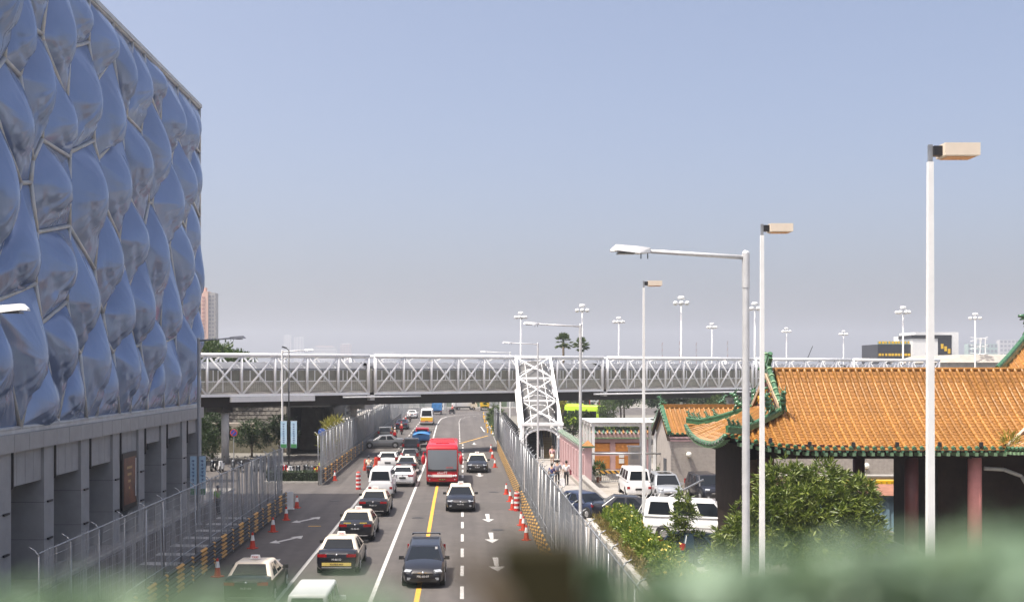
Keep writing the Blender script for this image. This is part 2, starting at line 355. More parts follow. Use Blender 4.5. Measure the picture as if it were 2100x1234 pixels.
for s in seeds:
    if FY0 < s[0] < FY1 and FZ0 < s[1] < FZ1 + .5 and all((s[0] - q[0]) ** 2 + (ZS * (s[1] - q[1])) ** 2 > 3.4 for q in flt): flt.append(s)
seeds = flt
def clip(poly, nx, ny, d):
    out = []
    for i in range(len(poly)):
        a, b = poly[i], poly[(i + 1) % len(poly)]; da = a[0] * nx + a[1] * ny - d; db = b[0] * nx + b[1] * ny - d
        if da <= 0: out.append(a)
        if da * db < 0: t = da / (da - db); out.append((a[0] + (b[0] - a[0]) * t, a[1] + (b[1] - a[1]) * t))
    return out
edges = {}
for i, s in enumerate(seeds):
    poly = [(FY0, FZ0 + .1), (FY1, FZ0 + .1), (FY1, FZ1), (FY0, FZ1)]
    for j, q in enumerate(seeds):
        if j == i or not poly: continue
        nx, ny = q[0] - s[0], (q[1] - s[1]) * ZS * ZS; poly = clip(poly, nx, ny, (q[0] ** 2 + (ZS * q[1]) ** 2 - s[0] ** 2 - (ZS * s[1]) ** 2) / 2)
    if len(poly) < 3: continue
    n = len(poly); cx = sum(p[0] for p in poly) / n; cy = sum(p[1] for p in poly) / n
    area = abs(sum(poly[k][0] * poly[(k + 1) % n][1] - poly[(k + 1) % n][0] * poly[k][1] for k in range(n))) / 2
    for k in range(n):
        a, b = poly[k], poly[(k + 1) % n]
        if math.dist(a, b) > .12: edges[tuple(sorted(((round(a[0], 1), round(a[1], 1)), (round(b[0], 1), round(b[1], 1)))))] = (a, b)
    per = [math.dist(poly[k], poly[(k + 1) % n]) for k in range(n)]; tot = sum(per); NB = 96; bd = []
    for k in range(n):
        c = max(2, round(NB * per[k] / tot))
        for q in range(c): bd.append((poly[k][0] + (poly[(k + 1) % n][0] - poly[k][0]) * q / c, poly[k][1] + (poly[(k + 1) % n][1] - poly[k][1]) * q / c))
    hgt = max(p[1] for p in poly) - min(p[1] for p in poly); wid = max(p[0] for p in poly) - min(p[0] for p in poly)
    B = min(1.4, .29 * math.sqrt(area)) * rr.uniform(.8, 1.1)
    if cx > 71: B *= .75
    if cy < 9.5: B *= .8
    nr = 14; rings = []; ph = rr.uniform(0, 6); kw = rr.choice((7, 9, 11)); lowsag = rr.uniform(.10, .22); tw = rr.uniform(-.35, .35)
    for r_ in range(1, nr + 1):
        f = r_ / nr; h = B * max(0, 1 - f ** 2.0) ** 1.08; k_ = f ** 2.2; ring = []
        for q, (by, bz) in enumerate(bd):
            th = math.atan2((bz - cy) / hgt, (by - cx) / wid); ey, ez = cx + .40 * wid * math.cos(th), cy + .40 * hgt * math.sin(th)
            ty, tz = ey + (by - ey) * k_, ez + (bz - ez) * k_
            yy = cx + (ty - cx) * f; zz = cy + (tz - cy) * f - lowsag * hgt * .35 * (1 - f * f)
            low = max(0., -math.sin(th)); fold = (1 - 2 * abs(math.sin(.5 * kw * th + ph + .8 * math.sin(3 * th)))) * .7 + math.sin(2.3 * kw * th + 2 * ph + 3 * f) * .3
            wv = B * fold * (f ** 1.5) * (1 - f) ** 1.0 * (.06 + .30 * low ** 1.4)
            crease = -.16 * B * low * math.exp(-((f - .62 - .06 * math.sin(2 * th + ph)) / .07) ** 2)
            ring.append((.06 + h + wv + crease, yy - 54, zz))
        rings.append(ring)
    m = MB(); m.loft(rings, caps=False); c0 = len(m.v); m.v.append((.06 + B, cx - 54, cy - lowsag * hgt * .35)); nb = len(bd)
    m.f += [(k, (k + 1) % nb, c0) for k in range(nb)]
    m.build('cushion', FILM, casino, True)
for (a, b) in edges.values():
    MB().cyl((.13, a[0] - 54, a[1]), (.13, b[0] - 54, b[1]), .095, n=6).build('frame_bar', MULL, casino, True)
MB().bb((-30, -56, FZ0), (0, FY1 - 54, FZ1)).build('wall', M('grey_wall', (.3, .31, .33), .7), casino)  # this and inner_wall run on unseen to shade the near fence posts
MB().bb((-.4, FY0 - 54.1, FZ1 + .002), (.28, FY1 - 53.9, FZ1 + .22)).build('parapet_cap', MULL, casino)
MB().cyl((.12, FY1 - 53.95, 0), (.12, FY1 - 53.95, FZ1), .09, n=8).build('corner_post', MULL, casino)
MB().bb((-.3, FY0 - 54, FZ0 - .1), (.2, FY1 - 53.9, FZ0 + .1)).build('drip_rail', MULL, casino)
for i in range(27):    # cornice stones
    a = FY0 - 54 + i * 1.493; MB().bb((-.5, a + .015, 5.62), (.42, a + 1.478, FZ0 - .105)).build('cornice_stone', STONE, casino)
MB().bb((-30, -56, .0), (-1.35, FY1 - 54, FZ0 - .01)).build('inner_wall', M('inner_stone', (.20, .20, .205), .7, var=.15), casino)
MB().bb((-1.5, FY0 - 54, 4.2), (-.5, FY1 - 54.02, FZ0 - .12)).build('lintel_core', M('dark_joint', (.12, .12, .12), .9), casino)  # dark core that shows in the gaps between the stones
piers = [37.4, 41.9, 46.4, 50.9, 55.5, 59.9, 64.4, 69.2, 73.2]
for i, y in enumerate(piers):
    y -= 54; hgts = [(.0, 1.75), (1.77, 3.3), (3.32, 5.6)]
    for a, b in hgts: MB().bb((-1.35, y, a), (.26, y + 1.1, b)).build('pier_block', STONE, casino)
    MB().bb((-1.3, y + .02, 0.0), (.24, y + 1.08, 5.61)).build('pier_core', MATS['dark_joint'], casino)
    ye = (piers[i + 1] - 54) if i + 1 < len(piers) else None
    if ye is None: continue
    a = y + 1.1; n = 4; wv = (ye - a) / n
    for q in range(n): MB().bb((-.48, a + q * wv + .012, 4.25 if i < 5 else 4.7), (.14, a + (q + 1) * wv - .012, 5.6)).build('lintel_panel', STONE, casino)
    if i >= 5:
        g = MB().bb((-1.0, a + .35, 2.4), (-.92, ye - .3, 4.6)).build('window', DKGL, casino)
        MB().bb((-.92, (a + ye) / 2 - .03, 2.4), (-.86, (a + ye) / 2 + .03, 4.6)).build('window_bar', BLACK, g)
        for q in range(4): MB().bb((-.9, a + .1, .5 + q * .5), (-.82, ye - .1, .56 + q * .5)).build('rail', MULL, casino)
        MB().bb((-1.3, a, 1.9), (-.9, ye, 2.38)).build('window_ledge', STONE, casino)
    else:
        MB().bb((-1.34, a + .9, .1), (-1.28, ye - .4, 3.9)).build('glazing', DKGL, casino)
        for q in range(7): MB().bb((-1.27, a + .55, .3 + q * .6), (-1.2, a + .85, .34 + q * .6)).build('ladder_rung', MULL, casino)
        MB().bb((-1.2, a + .5, .1), (-1.12, a + .56, 4.2)).bb((-1.2, a + .84, .1), (-1.12, a + .9, 4.2)).build('ladder_rail', MULL, casino)
    MB().cyl((.3, y + 1.15, 4.2), (.3, y + 1.15, 5.6), .05, n=6).build('downpipe', BLACK, casino)
    for zz in (1.76, 3.31): MB().bb((.262, y + .3, zz - .04), (.34, y + .8, zz + .04)).build('light_bracket', BLACK, casino)
# poster case between two piers
pc = thing('poster_case', 'tall black framed poster case with reddish picture between the granite piers', 'poster case', (FX + .3, 58.2, 3.05))
MB().bb((-.25, -1.25, -1.45), (0, 1.25, 1.45)).build('case', BLACK, pc)
MB().bb((.002, -1.0, -1.2), (.012, 1.0, 1.2)).build('poster', M('poster_print', (.05, .02, .015), .3, var=0, scale=.9, col2=(.25, .075, .035)), pc)
for q in range(5): MB().bb((.013, -.55 + .1 * q, .62 - .35 * q), (.02, .35 - .12 * q, .75 - .35 * q)).build('lettering', M('poster_gold', (.5, .33, .14), .4), pc)
MB().bb((.02, .9, -.9), (.05, .97, 1.1)).build('lamp_strip', WHITE, pc)
# ------------------------------------------------------------ catch fences and crash barriers
def wire_panel(L, H, vs, hs, t=.011, seed=0):
    r = random.Random(seed); m = MB(); y = vs / 2; p1, p2 = r.uniform(0, 6), r.uniform(0, 6); amp = r.uniform(.03, .09)
    def off(y, z): return amp * math.sin(1.7 * y + p1) * math.sin(math.pi * z / H) + .025 * math.sin(4.1 * y + p2 + z)
    while y < L:
        w_ = t * r.choice((.4, .5, .55, .8)); j = r.uniform(-.02, .02)
        zz = [.05, H * .33, H * .67, H + r.uniform(-.08, .12)]
        for a, b in zip(zz, zz[1:]): m.cyl((off(y, a), y + j, a), (off(y, b), y + j, b), w_, n=3, cap=False)
        y += vs
    z = .1
    while z <= H:
        for q in range(3): m.cyl((off(q * L / 3, z), q * L / 3, z), (off((q + 1) * L / 3, z), (q + 1) * L / 3, z), t * .5, n=3, cap=False)
        z += hs
    return m.mesh('mesh_panel', WIRE, fix=False)
PH = 3.9
panel_mes = [wire_panel(2.5, PH, .085, .3, seed=k) for k in range(6)]
def post_mesh(side):
    m = MB(); m.tube([(0, 0, 0), (0, 0, 3.8), (side * .1, 0, 3.95), (side * .26, 0, 4.05)], .03, 6, [.032, .03, .022, .014]); return m.mesh('post', GALV, True)
posts = {1: post_mesh(1), -1: post_mesh(-1)}
rod_me = MB().cyl((0, 0, 0), (0, 0, PH), .016, n=4).mesh('rod', GALV)
rail_me = MB().cyl((0, 0, PH - .02), (0, 2.5, PH - .02), .022, n=5).cyl((0, 0, 1.3), (0, 2.5, 1.3), .018, n=5).mesh('rail', GALV)
frng = random.Random(11)
def fence(label, pts, side, zbase=0.0):
    t = thing('catch_fence', label, 'fence', (pts[0][0], pts[0][1], zbase)); o0 = Vector((pts[0][0], pts[0][1], 0))
    for i in range(len(pts) - 1):
        a = Vector((*pts[i], 0)) - o0; b = Vector((*pts[i + 1], 0)) - o0; d = b - a; n = max(1, round(d.length / 2.5)); sl = d.length / n; rz = math.atan2(-d.x, d.y)
        for q in range(n + (1 if i == len(pts) - 2 else 0)):
            p = a + d * (q / n); o = obj('post', posts[side], t, p, rz); o.rotation_euler.y = frng.uniform(-.012, .012); o.rotation_euler.x = frng.uniform(-.01, .01)
            if q == n: break
            o = obj('mesh_panel', frng.choice(panel_mes), t, p, rz + frng.uniform(-.015, .015)); o.scale.y = sl / 2.5; o.rotation_euler.y = frng.uniform(-.025, .025)
            o = obj('rail', rail_me, t, p, rz); o.scale.y = sl / 2.5
            obj('rod', rod_me, t, p + d * (.5 / n), rz)
    return t
fence('grey mesh catch fence beside the granite casino building', [(-11.35, 30), (-11.35, 70.3)], -1)
fence('long grey mesh catch fence along the left lane passing under the footbridge', [(-11.0, 85.2), (-11.0, 150), (-11.2, 195), (-10.3, 212), (-7.5, 226), (-1.5, 240)], -1)
fence('grey mesh catch fence between the road and the flowering hedge', [(3.95, 18), (3.95, 71.2)], 1)
fence('grey mesh catch fence between the road and the escalator', [(3.95, 73.5), (3.95, 142)], 1)
BY = stripe_mat('yellow_black_a', (.015, .015, .015), (.55, .27, .03), 2.4, 'Y', .5, .55, 0)
BY2 = stripe_mat('yellow_black_b', (.025, .023, .02), (.48, .27, .05), 1.3, 'Y', .5, .58, .9)
def wbeam(L, z, h=.31, t=.08, s=1):
    n = 6; prof = [(0, z - h / 2), (s * t, z - h * .32), (s * t, z - h * .18), (s * .02, z), (s * t, z + h * .18), (s * t, z + h * .32), (0, z + h / 2)]
    return prof
def barrier(label, x, y0, y1, s, mat, post_mat=GALV, phase=0.0):
    t = thing('crash_barrier', label, 'barrier', (x, y0, 0)); L = 4.0; y = 0.0; k = 0
    while y < y1 - y0 - .1:
        ln = min(L, y1 - y0 - y)
        for q, z in enumerate((.25, .62, .99)):
            m = MB(); pr = wbeam(ln, z, s=s); pr2 = [(p[0] - s * .012, p[1]) for p in pr[::-1]]
            m.ext(pr + pr2, 1, 0, ln - .01); o = m.build('rail', mat, t, loc=(0, y + phase * q * 0, 0))
        y += L; k += 1
    y = .3
    while y < y1 - y0:
        MB().bb((-s * .16, -.06, 0), (-s * .02, .06, 1.16)).build('post', post_mat, t, loc=(0, y, 0)); y += 2.0
    return t
barrier('yellow and black three-rail crash barrier in front of the casino forecourt fence', -11.1, 30, 70.2, 1, BY)
barrier('weathered yellow and black crash barrier at the corner of the motorcycle park', -10.75, 85.3, 120, 1, BY)
barrier('dull dark crash barrier under the fence beyond the footbridge', -10.8, 120.5, 195, 1, M('dark_rail', (.10, .095, .085), .6, var=.25))
barrier('yellow chequered crash barrier below the hedge fence', 3.7, 20, 71.0, -1, BY2)
barrier('yellow chequered crash barrier below the escalator fence', 3.7, 73.6, 122, -1, BY2)
for n, x, y, lab in (('w', -10.95, 70.6, 'white end board of the casino forecourt barrier'),):
    tag(MB().bb((-.25, 0, .05), (.25, .05, 1.1)).bb((-.3, -.1, 0), (.3, .15, .06)).build('end_board', WHITE, loc=(x, y, .004)), lab, 'board')

# ------------------------------------------------------------ cones and striped drums
CRED = M('cone_red', (.50, .045, .02), .6, var=.15, scale=8); CWH = M('cone_white', (.72, .72, .70), .5, var=.08)
def make_cone():
    t = thing('traffic_cone', '', 'cone'); m = MB().bb((-.2, -.2, 0), (.2, .2, .04)); m.build('base', CRED, t)
    MB().cyl((0, 0, .04), (0, 0, .78), .15, .043, 12).build('body', CRED, t, 40)
    MB().cyl((0, 0, .40), (0, 0, .66), .103, .066, 12).build('sleeve', CWH, t, 40); return t
cone0 = make_cone(); used = False
def cone(x, y, label, group, z=.004, s=1.0):
    global used
    c = copy_tree(cone0) if used else cone0; used = True
    c.location = (x, y, z); c['label'] = label; c['group'] = group; c.rotation_euler.z = frng.uniform(0, 1.5); c.scale = (s, s, s)
for px, py in ((609, 1041), (587, 1066), (560, 1090), (518, 1124), (446, 1182)):
    x, y = G(px, py); cone(x, y, 'red and white cone beside the yellow and black casino barrier', 'cones along the casino barrier')
for px, py in ((1007, 926), (1010, 939), (1015, 958), (1038.5, 1013), (1046.5, 1028), (1051, 1045)):
    x, y = G(px, py); cone(x, y, 'red and white cone along the barrier between escalator and hedge fences', 'cones along the escalator barrier')
for px, py in ((1069, 1077), (1073.5, 1087), (1079.5, 1107)):
    x, y = G(px, py); cone(x, y, 'red and white cone beside the chequered barrier below the hedge fence', 'cones along the hedge barrier')
for i in range(10): cone(-10.2 + i * .02, 152 + i * 7.5, 'small red and white cone in the row beyond the footbridge', 'cones beyond the footbridge')
x, y = G(679, 985); cone(x + .3, y, 'lone red and white cone by the motorcycle park barrier', 'cone by motorcycle park')
RW = stripe_mat('red_white', (.55, .03, .025), (.75, .74, .72), .3, 'Z', .5, .55)
for (x, y, s, lab) in ((*G(735, 1003), 1.25, 'red and white striped drum at the motorcycle park corner'), (*G(1060, 1047), 1.15, 'red and white striped drum beside the gap in the right fence')):
    t = thing('striped_drum', lab, 'drum', (x, y, .004)); MB().cyl((0, 0, 0), (0, 0, s), .19, .17, 14).build('body', RW, t, 40); MB().cyl((0, 0, s), (0, 0, s + .06), .13, .05, 12).build('cap', CRED, t, 40)
for (px, py, lab) in ((750, 964, 'upright red plastic road barrier left of the scooter rider'), (771, 959, 'upright red plastic road barrier right of the scooter rider')):
    x, y = G(px, py); t = thing('plastic_barrier', lab, 'barrier', (x, y, .004), .2)
    m = MB(); m.ext([(-.22, 0), (.22, 0), (.2, .2), (.14, .3), (.12, .9), (-.12, .9), (-.14, .3), (-.2, .2)], 1, -.35, .35); m.build('body', CRED, t); MB().bb((-.05, -.2, .9), (.05, .2, .97)).build('handle', CRED, t)
YB = M('bollard_yellow', (.70, .38, .03), .5, var=.1)
for i, (px, py) in enumerate(((995, 887), (993, 877), (990, 866), (1003, 889), (988, 858))):
    x, y = G(px, py); t = thing('bollard', 'yellow bollard on the bend by the planting strip', 'bollard', (x + .35, y, .1), 0, 'yellow bollards by the bend')
    MB().cyl((0, 0, -.1), (0, 0, .95), .11, .1, 10).build('post', YB, t, 40); MB().cyl((0, 0, .6), (0, 0, .75), .113, n=10).build('band', CWH, t, 40); MB().cyl((0, 0, .95), (0, 0, 1.02), .1, .04, 10).build('cap', YB, t, 40)

# ------------------------------------------------------------ street lamps
def arm_lamp(label, x, y, H, arm, dirx=-1, r=.078, mat=LAMPG, group=None):
    t = thing('street_lamp', label, 'street lamp', (x, y, 0), 0, group); s = dirx
    MB().cyl((0, 0, 0), (0, 0, H * .55), r * 1.25, r * 1.08, 12).cyl((0, 0, H * .55), (0, 0, H - .75), r * 1.12, r, 12).build('pole', mat, t, 40)
    MB().cyl((0, 0, H - .75), (0, 0, H + .02), r * 1.12, r * 1.1, 12).cyl((0, 0, H + .02), (0, 0, H + .07), r * 1.1, r * .7, 12).build('cap_sleeve', mat, t, 40)
    e = (s * (arm - .8), 0, H + .06); MB().cyl((0, 0, H - .08), e, .05, .045, 8).build('arm', mat, t, True)
    x0, x1 = e[0] + s * -.08, s * arm
    m = MB(); zz = H + .07
    m.loft([[(x0, -.07, zz - .05), (x0, .07, zz - .05), (x0, .06, zz + .06), (x0, -.06, zz + .06)], [(x0 + s * .25, -.16, zz - .07), (x0 + s * .25, .16, zz - .07), (x0 + s * .25, .1, zz + .09), (x0 + s * .25, -.1, zz + .09)],
            [(x1 - s * .12, -.16, zz - .01), (x1 - s * .12, .16, zz - .01), (x1 - s * .12, .1, zz + .13), (x1 - s * .12, -.1, zz + .13)], [(x1, -.1, zz - .02), (x1, .1, zz - .02), (x1, .06, zz + .03), (x1, -.06, zz + .03)]])
    h = m.build('lamp_head', mat, t)
    MB().bb((min(x0 + s * .35, x1 - s * .15), -.12, zz - .075), (max(x0 + s * .35, x1 - s * .15), .12, zz - .045)).build('lens', M('lamp_lens', (.12, .12, .12), .3), h)
    MB().cyl((x0 + s * .05, 0, zz - .18), (x0 + s * .05, 0, zz - .04), .012, n=5).cyl((x0 + s * .2, 0, zz - .18), (x0 + s * .2, 0, zz - .04), .012, n=5).build('latch', BLACK, h)
    MB().cyl((0, 0, 0), (0, 0, .06), .22, n=8).build('base_plate', mat, t); return t
arm_lamp('tall galvanised street lamp with long arm standing next to the leafy tree', 6.25, 24.8, 11.35, 3.0)
arm_lamp('galvanised street lamp with long arm on the pavement near the parked dark blue car', 6.75, 64.6, 11.35, 3.3)
arm_lamp('galvanised street lamp with long arm in front of the escalator', 6.95, 104.5, 11.2, 3.3)
arm_lamp('white street lamp with long arm just left of the escalator', 6.6, 158, 11.2, 4.2, mat=WHITE)
arm_lamp('short white lamp post behind the right fence left of the escalator', 4.7, 142, 9.3, 2.2, mat=WHITE)
arm_lamp('street lamp at the casino corner with banners on its pole', -15.0, 63.6, 10.5, 2.65, dirx=1, mat=M('dull_steel', (.33, .34, .36), .5, .4))
arm_lamp('white street lamp before the footbridge beside the black lamp post', -16.7, 103.5, 10.5, 2.9, dirx=1, mat=WHITE)
arm_lamp('white street lamp reaching over the road from beside the cushion facade', -12.1, 24, 10.0, 2.8, dirx=1, mat=WHITE)
t = thing('lamp_post', 'slim black lamp post carrying two blue banners', 'lamp post', (-15.55, 100, 0))
MB().cyl((0, 0, 0), (0, 0, 10.5), .08, .055, 8).build('pole', BLACK, t, True); MB().cyl((0, 0, 10.5), (-.3, 0, 10.75), .035, n=6).build('arm', BLACK, t); MB().box((-.4, 0, 10.75), (.42, .2, .12), ry=.3).build('lamp_head', BLACK, t)
CREAM = M('lamp_cream', (.72, .62, .50), .5, var=.06); ORNG = M('lamp_reflector', (.62, .30, .12), .35, var=.1)
def box_lamp(label, x, y, H=13.55):
    t = thing('box_lamp_post', label, 'lamp post', (x, y, 0)); 
    def sq(w_, z): return [(-w_, -w_, z), (w_, -w_, z), (w_, w_, z), (-w_, w_, z)]
    MB().loft([sq(.085, 0), sq(.055, H - .35)]).build('pole', WHITE, t); MB().bb((-.04, -.04, H - .35), (.04, .04, H + .02)).build('pole_tip', GALV, t)
    MB().bb((.04, -.11, H - .22), (.24, .11, H - .02)).build('bracket', BLACK, t)
    h = MB(); a, b = H - .26, H + .02
    h.loft([[(.26, -.2, a), (.9, -.2, a), (.9, .2, a), (.26, .2, a)], [(.22, -.24, a + .02), (.96, -.24, a + .02), (.96, .24, a + .02), (.22, .24, a + .02)], [(.22, -.24, b), (.96, -.24, b), (.96, .24, b), (.22, .24, b)]])
    hd = h.build('lamp_head', CREAM, t); MB().bb((.28, -.19, a - .012), (.88, .19, a - .002)).build('reflector', ORNG, hd); MB().bb((-.11, -.105, .5), (.0, -.09, 1.1)).build('access_door', GALV, t); MB().bb((-.2, -.2, 0), (.2, .2, .04)).build('base_plate', GALV, t); return t
box_lamp('white post with cream box lamp rising in front of the orange temple roof', 9.93, 23.85)
box_lamp('white post with cream box lamp beside the leafy tree', 9.83, 36.9)
box_lamp('white post with cream box lamp standing in the flowering hedge', 9.75, 60.6)
def cluster(label, px, py, H=20.0, n=6):
    Y = FPX * (H - CAM_H) / (HY - py); X = (px - VX) * Y / FPX; t = thing('mast_lamp', label, 'mast lamp', (X, Y, 0), px * .01, 'white globe lamp masts behind the footbridge')
    MB().cyl((0, 0, 0), (0, 0, H - .3), .24, .11, 10).build('pole', WHITE, t, True); MB().cyl((0, 0, H - .1), (0, 0, H + .35), .62, .45, 12).build('top_dome', WHITE, t, True)
    for k in range(n):
        a = 2 * math.pi * k / n; c = (1.05 * math.cos(a), 1.05 * math.sin(a), H - .75); MB().ball(c, .39, 10, 6, .85).build('globe', WHITE, t, True)
        MB().cyl((0, 0, H - .9), (c[0], c[1], H - .85), .05, n=5).build('arm', GALV, t)
for i, (px, py) in enumerate(((1397, 612), (1194, 628), (1068, 643), (1269, 653), (1548, 624), (1460, 665), (1613, 674), (1730, 680), (1852, 632), (2000, 645))):
    cluster('white mast topped by a ring of globe lamps rising behind the footbridge', px, py)
# hanging banners (blue and white, with upright lines of dark characters)
BAN = M('banner_blue', (.30, .50, .66), .6, var=0, scale=1.2, col2=(.55, .68, .76)); INK = M('banner_ink', (.06, .09, .22), .6)
def banner(label, x, y, z, w_=.55, h=2.4, seed=1):
    t = thing('banner', label, 'banner', (x, y, z)); MB().bb((-w_ / 2, -.015, 0), (w_ / 2, .015, h)).build('cloth', BAN, t); r = random.Random(seed); zz = h - .25
    while zz > .5:
        s = r.uniform(.09, .15)
        for q in range(3): MB().bb((-.08 + r.uniform(-.03, .03), -.022, zz - s * q / 3), (.06 + r.uniform(-.03, .03), -.017, zz - s * q / 3 + .02)).build('character', INK, t)
        MB().bb((-.012, -.022, zz - s), (.012, -.017, zz)).build('character', INK, t); zz -= s + .09
    MB().bb((-w_ / 2 + .02, -.022, .02), (w_ / 2 - .02, -.017, .35)).build('green_band', M('banner_green', (.05, .22, .07), .6, var=.3), t)
    MB().cyl((-w_ / 2 - .05, 0, h), (w_ / 2 + .05, 0, h), .02, n=5).build('rod', GALV, t)
banner('blue and white banner on the left of the black lamp post', -16.0, 99.95, 1.8, seed=1)
banner('blue and white banner on the right of the black lamp post', -15.1, 99.95, 1.8, seed=2)
banner('pale banner on the left of the casino corner lamp pole', -15.28, 63.5, 1.7, .36, 2.2, 3)
banner('pale banner on the right of the casino corner lamp pole', -14.76, 63.5, 1.7, .36, 2.2, 4)
# ------------------------------------------------------------ covered truss footbridge
BT = math.atan(.68)
fb = thing('footbridge', 'long covered white truss footbridge crossing the avenue', 'footbridge', (0, 119, 0), BT)
TZ, BZ, VW = 10.12, 6.38, 5.2
TRUSS = M('truss_white', (.88, .88, .87), .45, var=.05)
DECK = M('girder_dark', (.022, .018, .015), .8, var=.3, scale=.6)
SOFF = M('deck_edge', (.36, .33, .29), .8, var=.15)
PANEL = stripe_mat('wall_ribs', (.40, .385, .32), (.50, .48, .41), .22, 'X', .7, .5)
WGL = M('bridge_window', (.24, .235, .19), .3, var=.3, scale=.3)
VROOF = M('vault_sheet', (.11, .115, .13), .7, .0, var=.15, scale=.6)
spans = [(-38.6, -11.5, 8), (-10.7, 19.5, 9), (20.3, 45.0, 8), (45.7, 65.0, 6), (65.7, 85.8, 6)]
for si, (a, b, n) in enumerate(spans):
    p = (b - a) / n
    for v, tr in ((0, .13), (VW, .1)):
        MB().cyl((a - .1, v, TZ), (b + .1, v, TZ), .19, n=10).build('top_chord', TRUSS, fb, True)
        MB().bb((a - .1, v - .1, BZ - .14), (b + .1, v + .1, BZ + .12)).build('bottom_chord', TRUSS, fb)
        for i in range(n + 1):
            x = a + i * p; MB().cyl((x, v, BZ + .1), (x, v, TZ - .1), .15 if i in (0, n) else .115, n=8).build('truss_post', TRUSS, fb, True)
            if i < n:
                MB().cyl((x + .08, v, BZ + .1), (x + p - .08, v, TZ - .1), .10, n=8).build('diagonal', TRUSS, fb, True)
                MB().cyl((x + .08, v, TZ - .1), (x + p - .08, v, BZ + .1), .10, n=8).build('diagonal', TRUSS, fb, True)
    for i in range(n + 1):
        x = a + i * p; MB().cyl((x, 0, TZ), (x, VW, TZ), .06, n=6).build('cross_tie', TRUSS, fb, True)
        if i < n: MB().cyl((x + .3, .1, TZ - .1), (x + .75, .55, TZ - .42), .05, n=5).cyl((x + 1.4, .1, TZ - .1), (x + 1.0, .55, TZ - .42), .05, n=5).build('roof_bracket', TRUSS, fb)
    # vaulted roof over the walkway
    rings = [[(xx, .45 + (VW - .9) * k / 8, 8.75 + 1.1 * math.sin(math.pi * (.12 + .76 * k / 8)) - .35) for k in range(9)] for xx in np.linspace(a, b, n * 2 + 1)]
    MB().loft(rings, caps=False, closed=False).build('vault_roof', VROOF, fb, True)
    for i in range(n * 2 + 1):
        x = a + i * p / 2; m = MB(); pts = [(x, .42 + (VW - .84) * k / 8, 8.78 + 1.1 * math.sin(math.pi * (.12 + .76 * k / 8)) - .35) for k in range(9)]; m.tube(pts, .03, 5); m.build('vault_rib', GALV, fb, True)
    MB().bb((a, .40, 8.72), (b, .56, 8.88)).build('eaves_gutter', M('gutter', (.24, .25, .27), .5, .3), fb)
    for v in (.45, VW - .55):
        for i in range(n):
            x = a + i * p
            MB().bb((x + .05, v, BZ + .32), (x + p - .05, v + .06, 7.62)).build('wall_panel', PANEL, fb)
            MB().bb((x + .05, v + .02, 7.7), (x + p - .05, v + .04, 8.7)).build('window_glass', WGL, fb)
            MB().bb((x + .02, v - .03, 7.62), (x + p - .02, v + .07, 7.7)).build('window_sill', TRUSS, fb)
            for q in (.0, .22, .36, .5, .74) if i % 2 else (.0, .3, .6, .76):
                MB().bb((x + q * p - .04, v - .04, BZ + .3 if q in (0., .5) else 7.7), (x + q * p + .04, v + .08, 8.7)).build('window_post', TRUSS if q != .0 else SOFF, fb)
    MB().bb((a, .12, BZ + .1), (b, VW - .12, BZ + .3)).build('deck', SOFF, fb)
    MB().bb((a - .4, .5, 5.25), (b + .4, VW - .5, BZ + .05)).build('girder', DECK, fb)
    MB().bb((b + .02, .47, BZ + .1), (b + .68, VW - .5, 8.9)).build('joint_panel', PANEL, fb); MB().bb((b - .05, .43, 8.9), (b + .75, VW - .43, 9.15)).build('joint_cover', VROOF, fb)
    MB().bb((b + .15, -.1, 5.7), (b + .65, VW + .1, BZ - .15)).build('bearing_block', M('bearing', (.55, .54, .52), .7), fb)
MB().cyl((18, -.25, 5.95), (86, -.25, 5.95), .11, n=8).build('service_pipe', TRUSS, fb, True)
MB().cyl((-14.5, -.25, 6.05), (-5.5, -.25, 6.05), .09, n=8).build('service_pipe', TRUSS, fb, True)
MB().bb((-26.2, -.3, 5.75), (-17.6, .1, BZ - .16)).build('sign_box', WHITE, fb)
PIER = M('pier_concrete', (.48, .47, .45), .8, var=.12)
for u, vs in ((-26.2, (1.2,)), (-11.1, (3.9,)), (45.3, (1.2, 4.0)), (65.4, (2.6,))):
    for v in vs: MB().cyl((u, v, 0), (u, v, 5.3), .36, n=12).build('pier', PIER, fb, True)
    MB().bb((u - .5, .6, 4.75), (u + .5, VW - .6, 5.26)).build('pier_cap', DECK if u == -26.2 else PIER, fb)

# ------------------------------------------------------------ escalator enclosure running down from the footbridge towards the camera
EX, EW, EY0, EY1 = 7.55, 1.85, 107.6, 121.6
es = thing('escalator_tower', 'white framed covered escalator leading up to the footbridge', 'escalator', (EX, EY0, 0))
L = EY1 - EY0; z0, z1 = 3.45, 10.1
def sl(t): return z0 + (z1 - z0) * t
for s in (-1, 1):
    MB().bar((s * EW, -.3, sl(0) - .05), (s * EW, L, z1), .22, .3).build('upper_chord', TRUSS, es)
    MB().bar((s * EW, 1.2, .3), (s * EW, L, z1 - 3.6), .2, .3).build('lower_chord', TRUSS, es)
    MB().bb((s * EW - .11, -.4, .12), (s * EW + .11, -.15, z0)).build('portal_post', TRUSS, es)
    MB().bb((s * (EW - .35) - .06, .1, .12), (s * (EW - .35) + .06, .25, z0 - .3)).build('inner_post', TRUSS, es)
    for i in range(4):
        t = (i + .4) / 4; MB().cyl((s * EW, t * L, sl(t) - 3.3 if sl(t) > 3.6 else .1), (s * EW, t * L, sl(t)), .07, n=6).build('side_post', TRUSS, es)
        if i: MB().cyl((s * EW, t * L, sl(t)), (s * EW, (t - .25) * L, max(.2, sl(t - .25) - 3.3)), .055, n=6).build('side_brace', TRUSS, es)
    MB().bb((s * EW * 1.0 - (.0 if s > 0 else .12), .6, .4), (s * EW + (.12 if s > 0 else 0), 1.6, 1.3)).build('side_parapet', TRUSS, es)
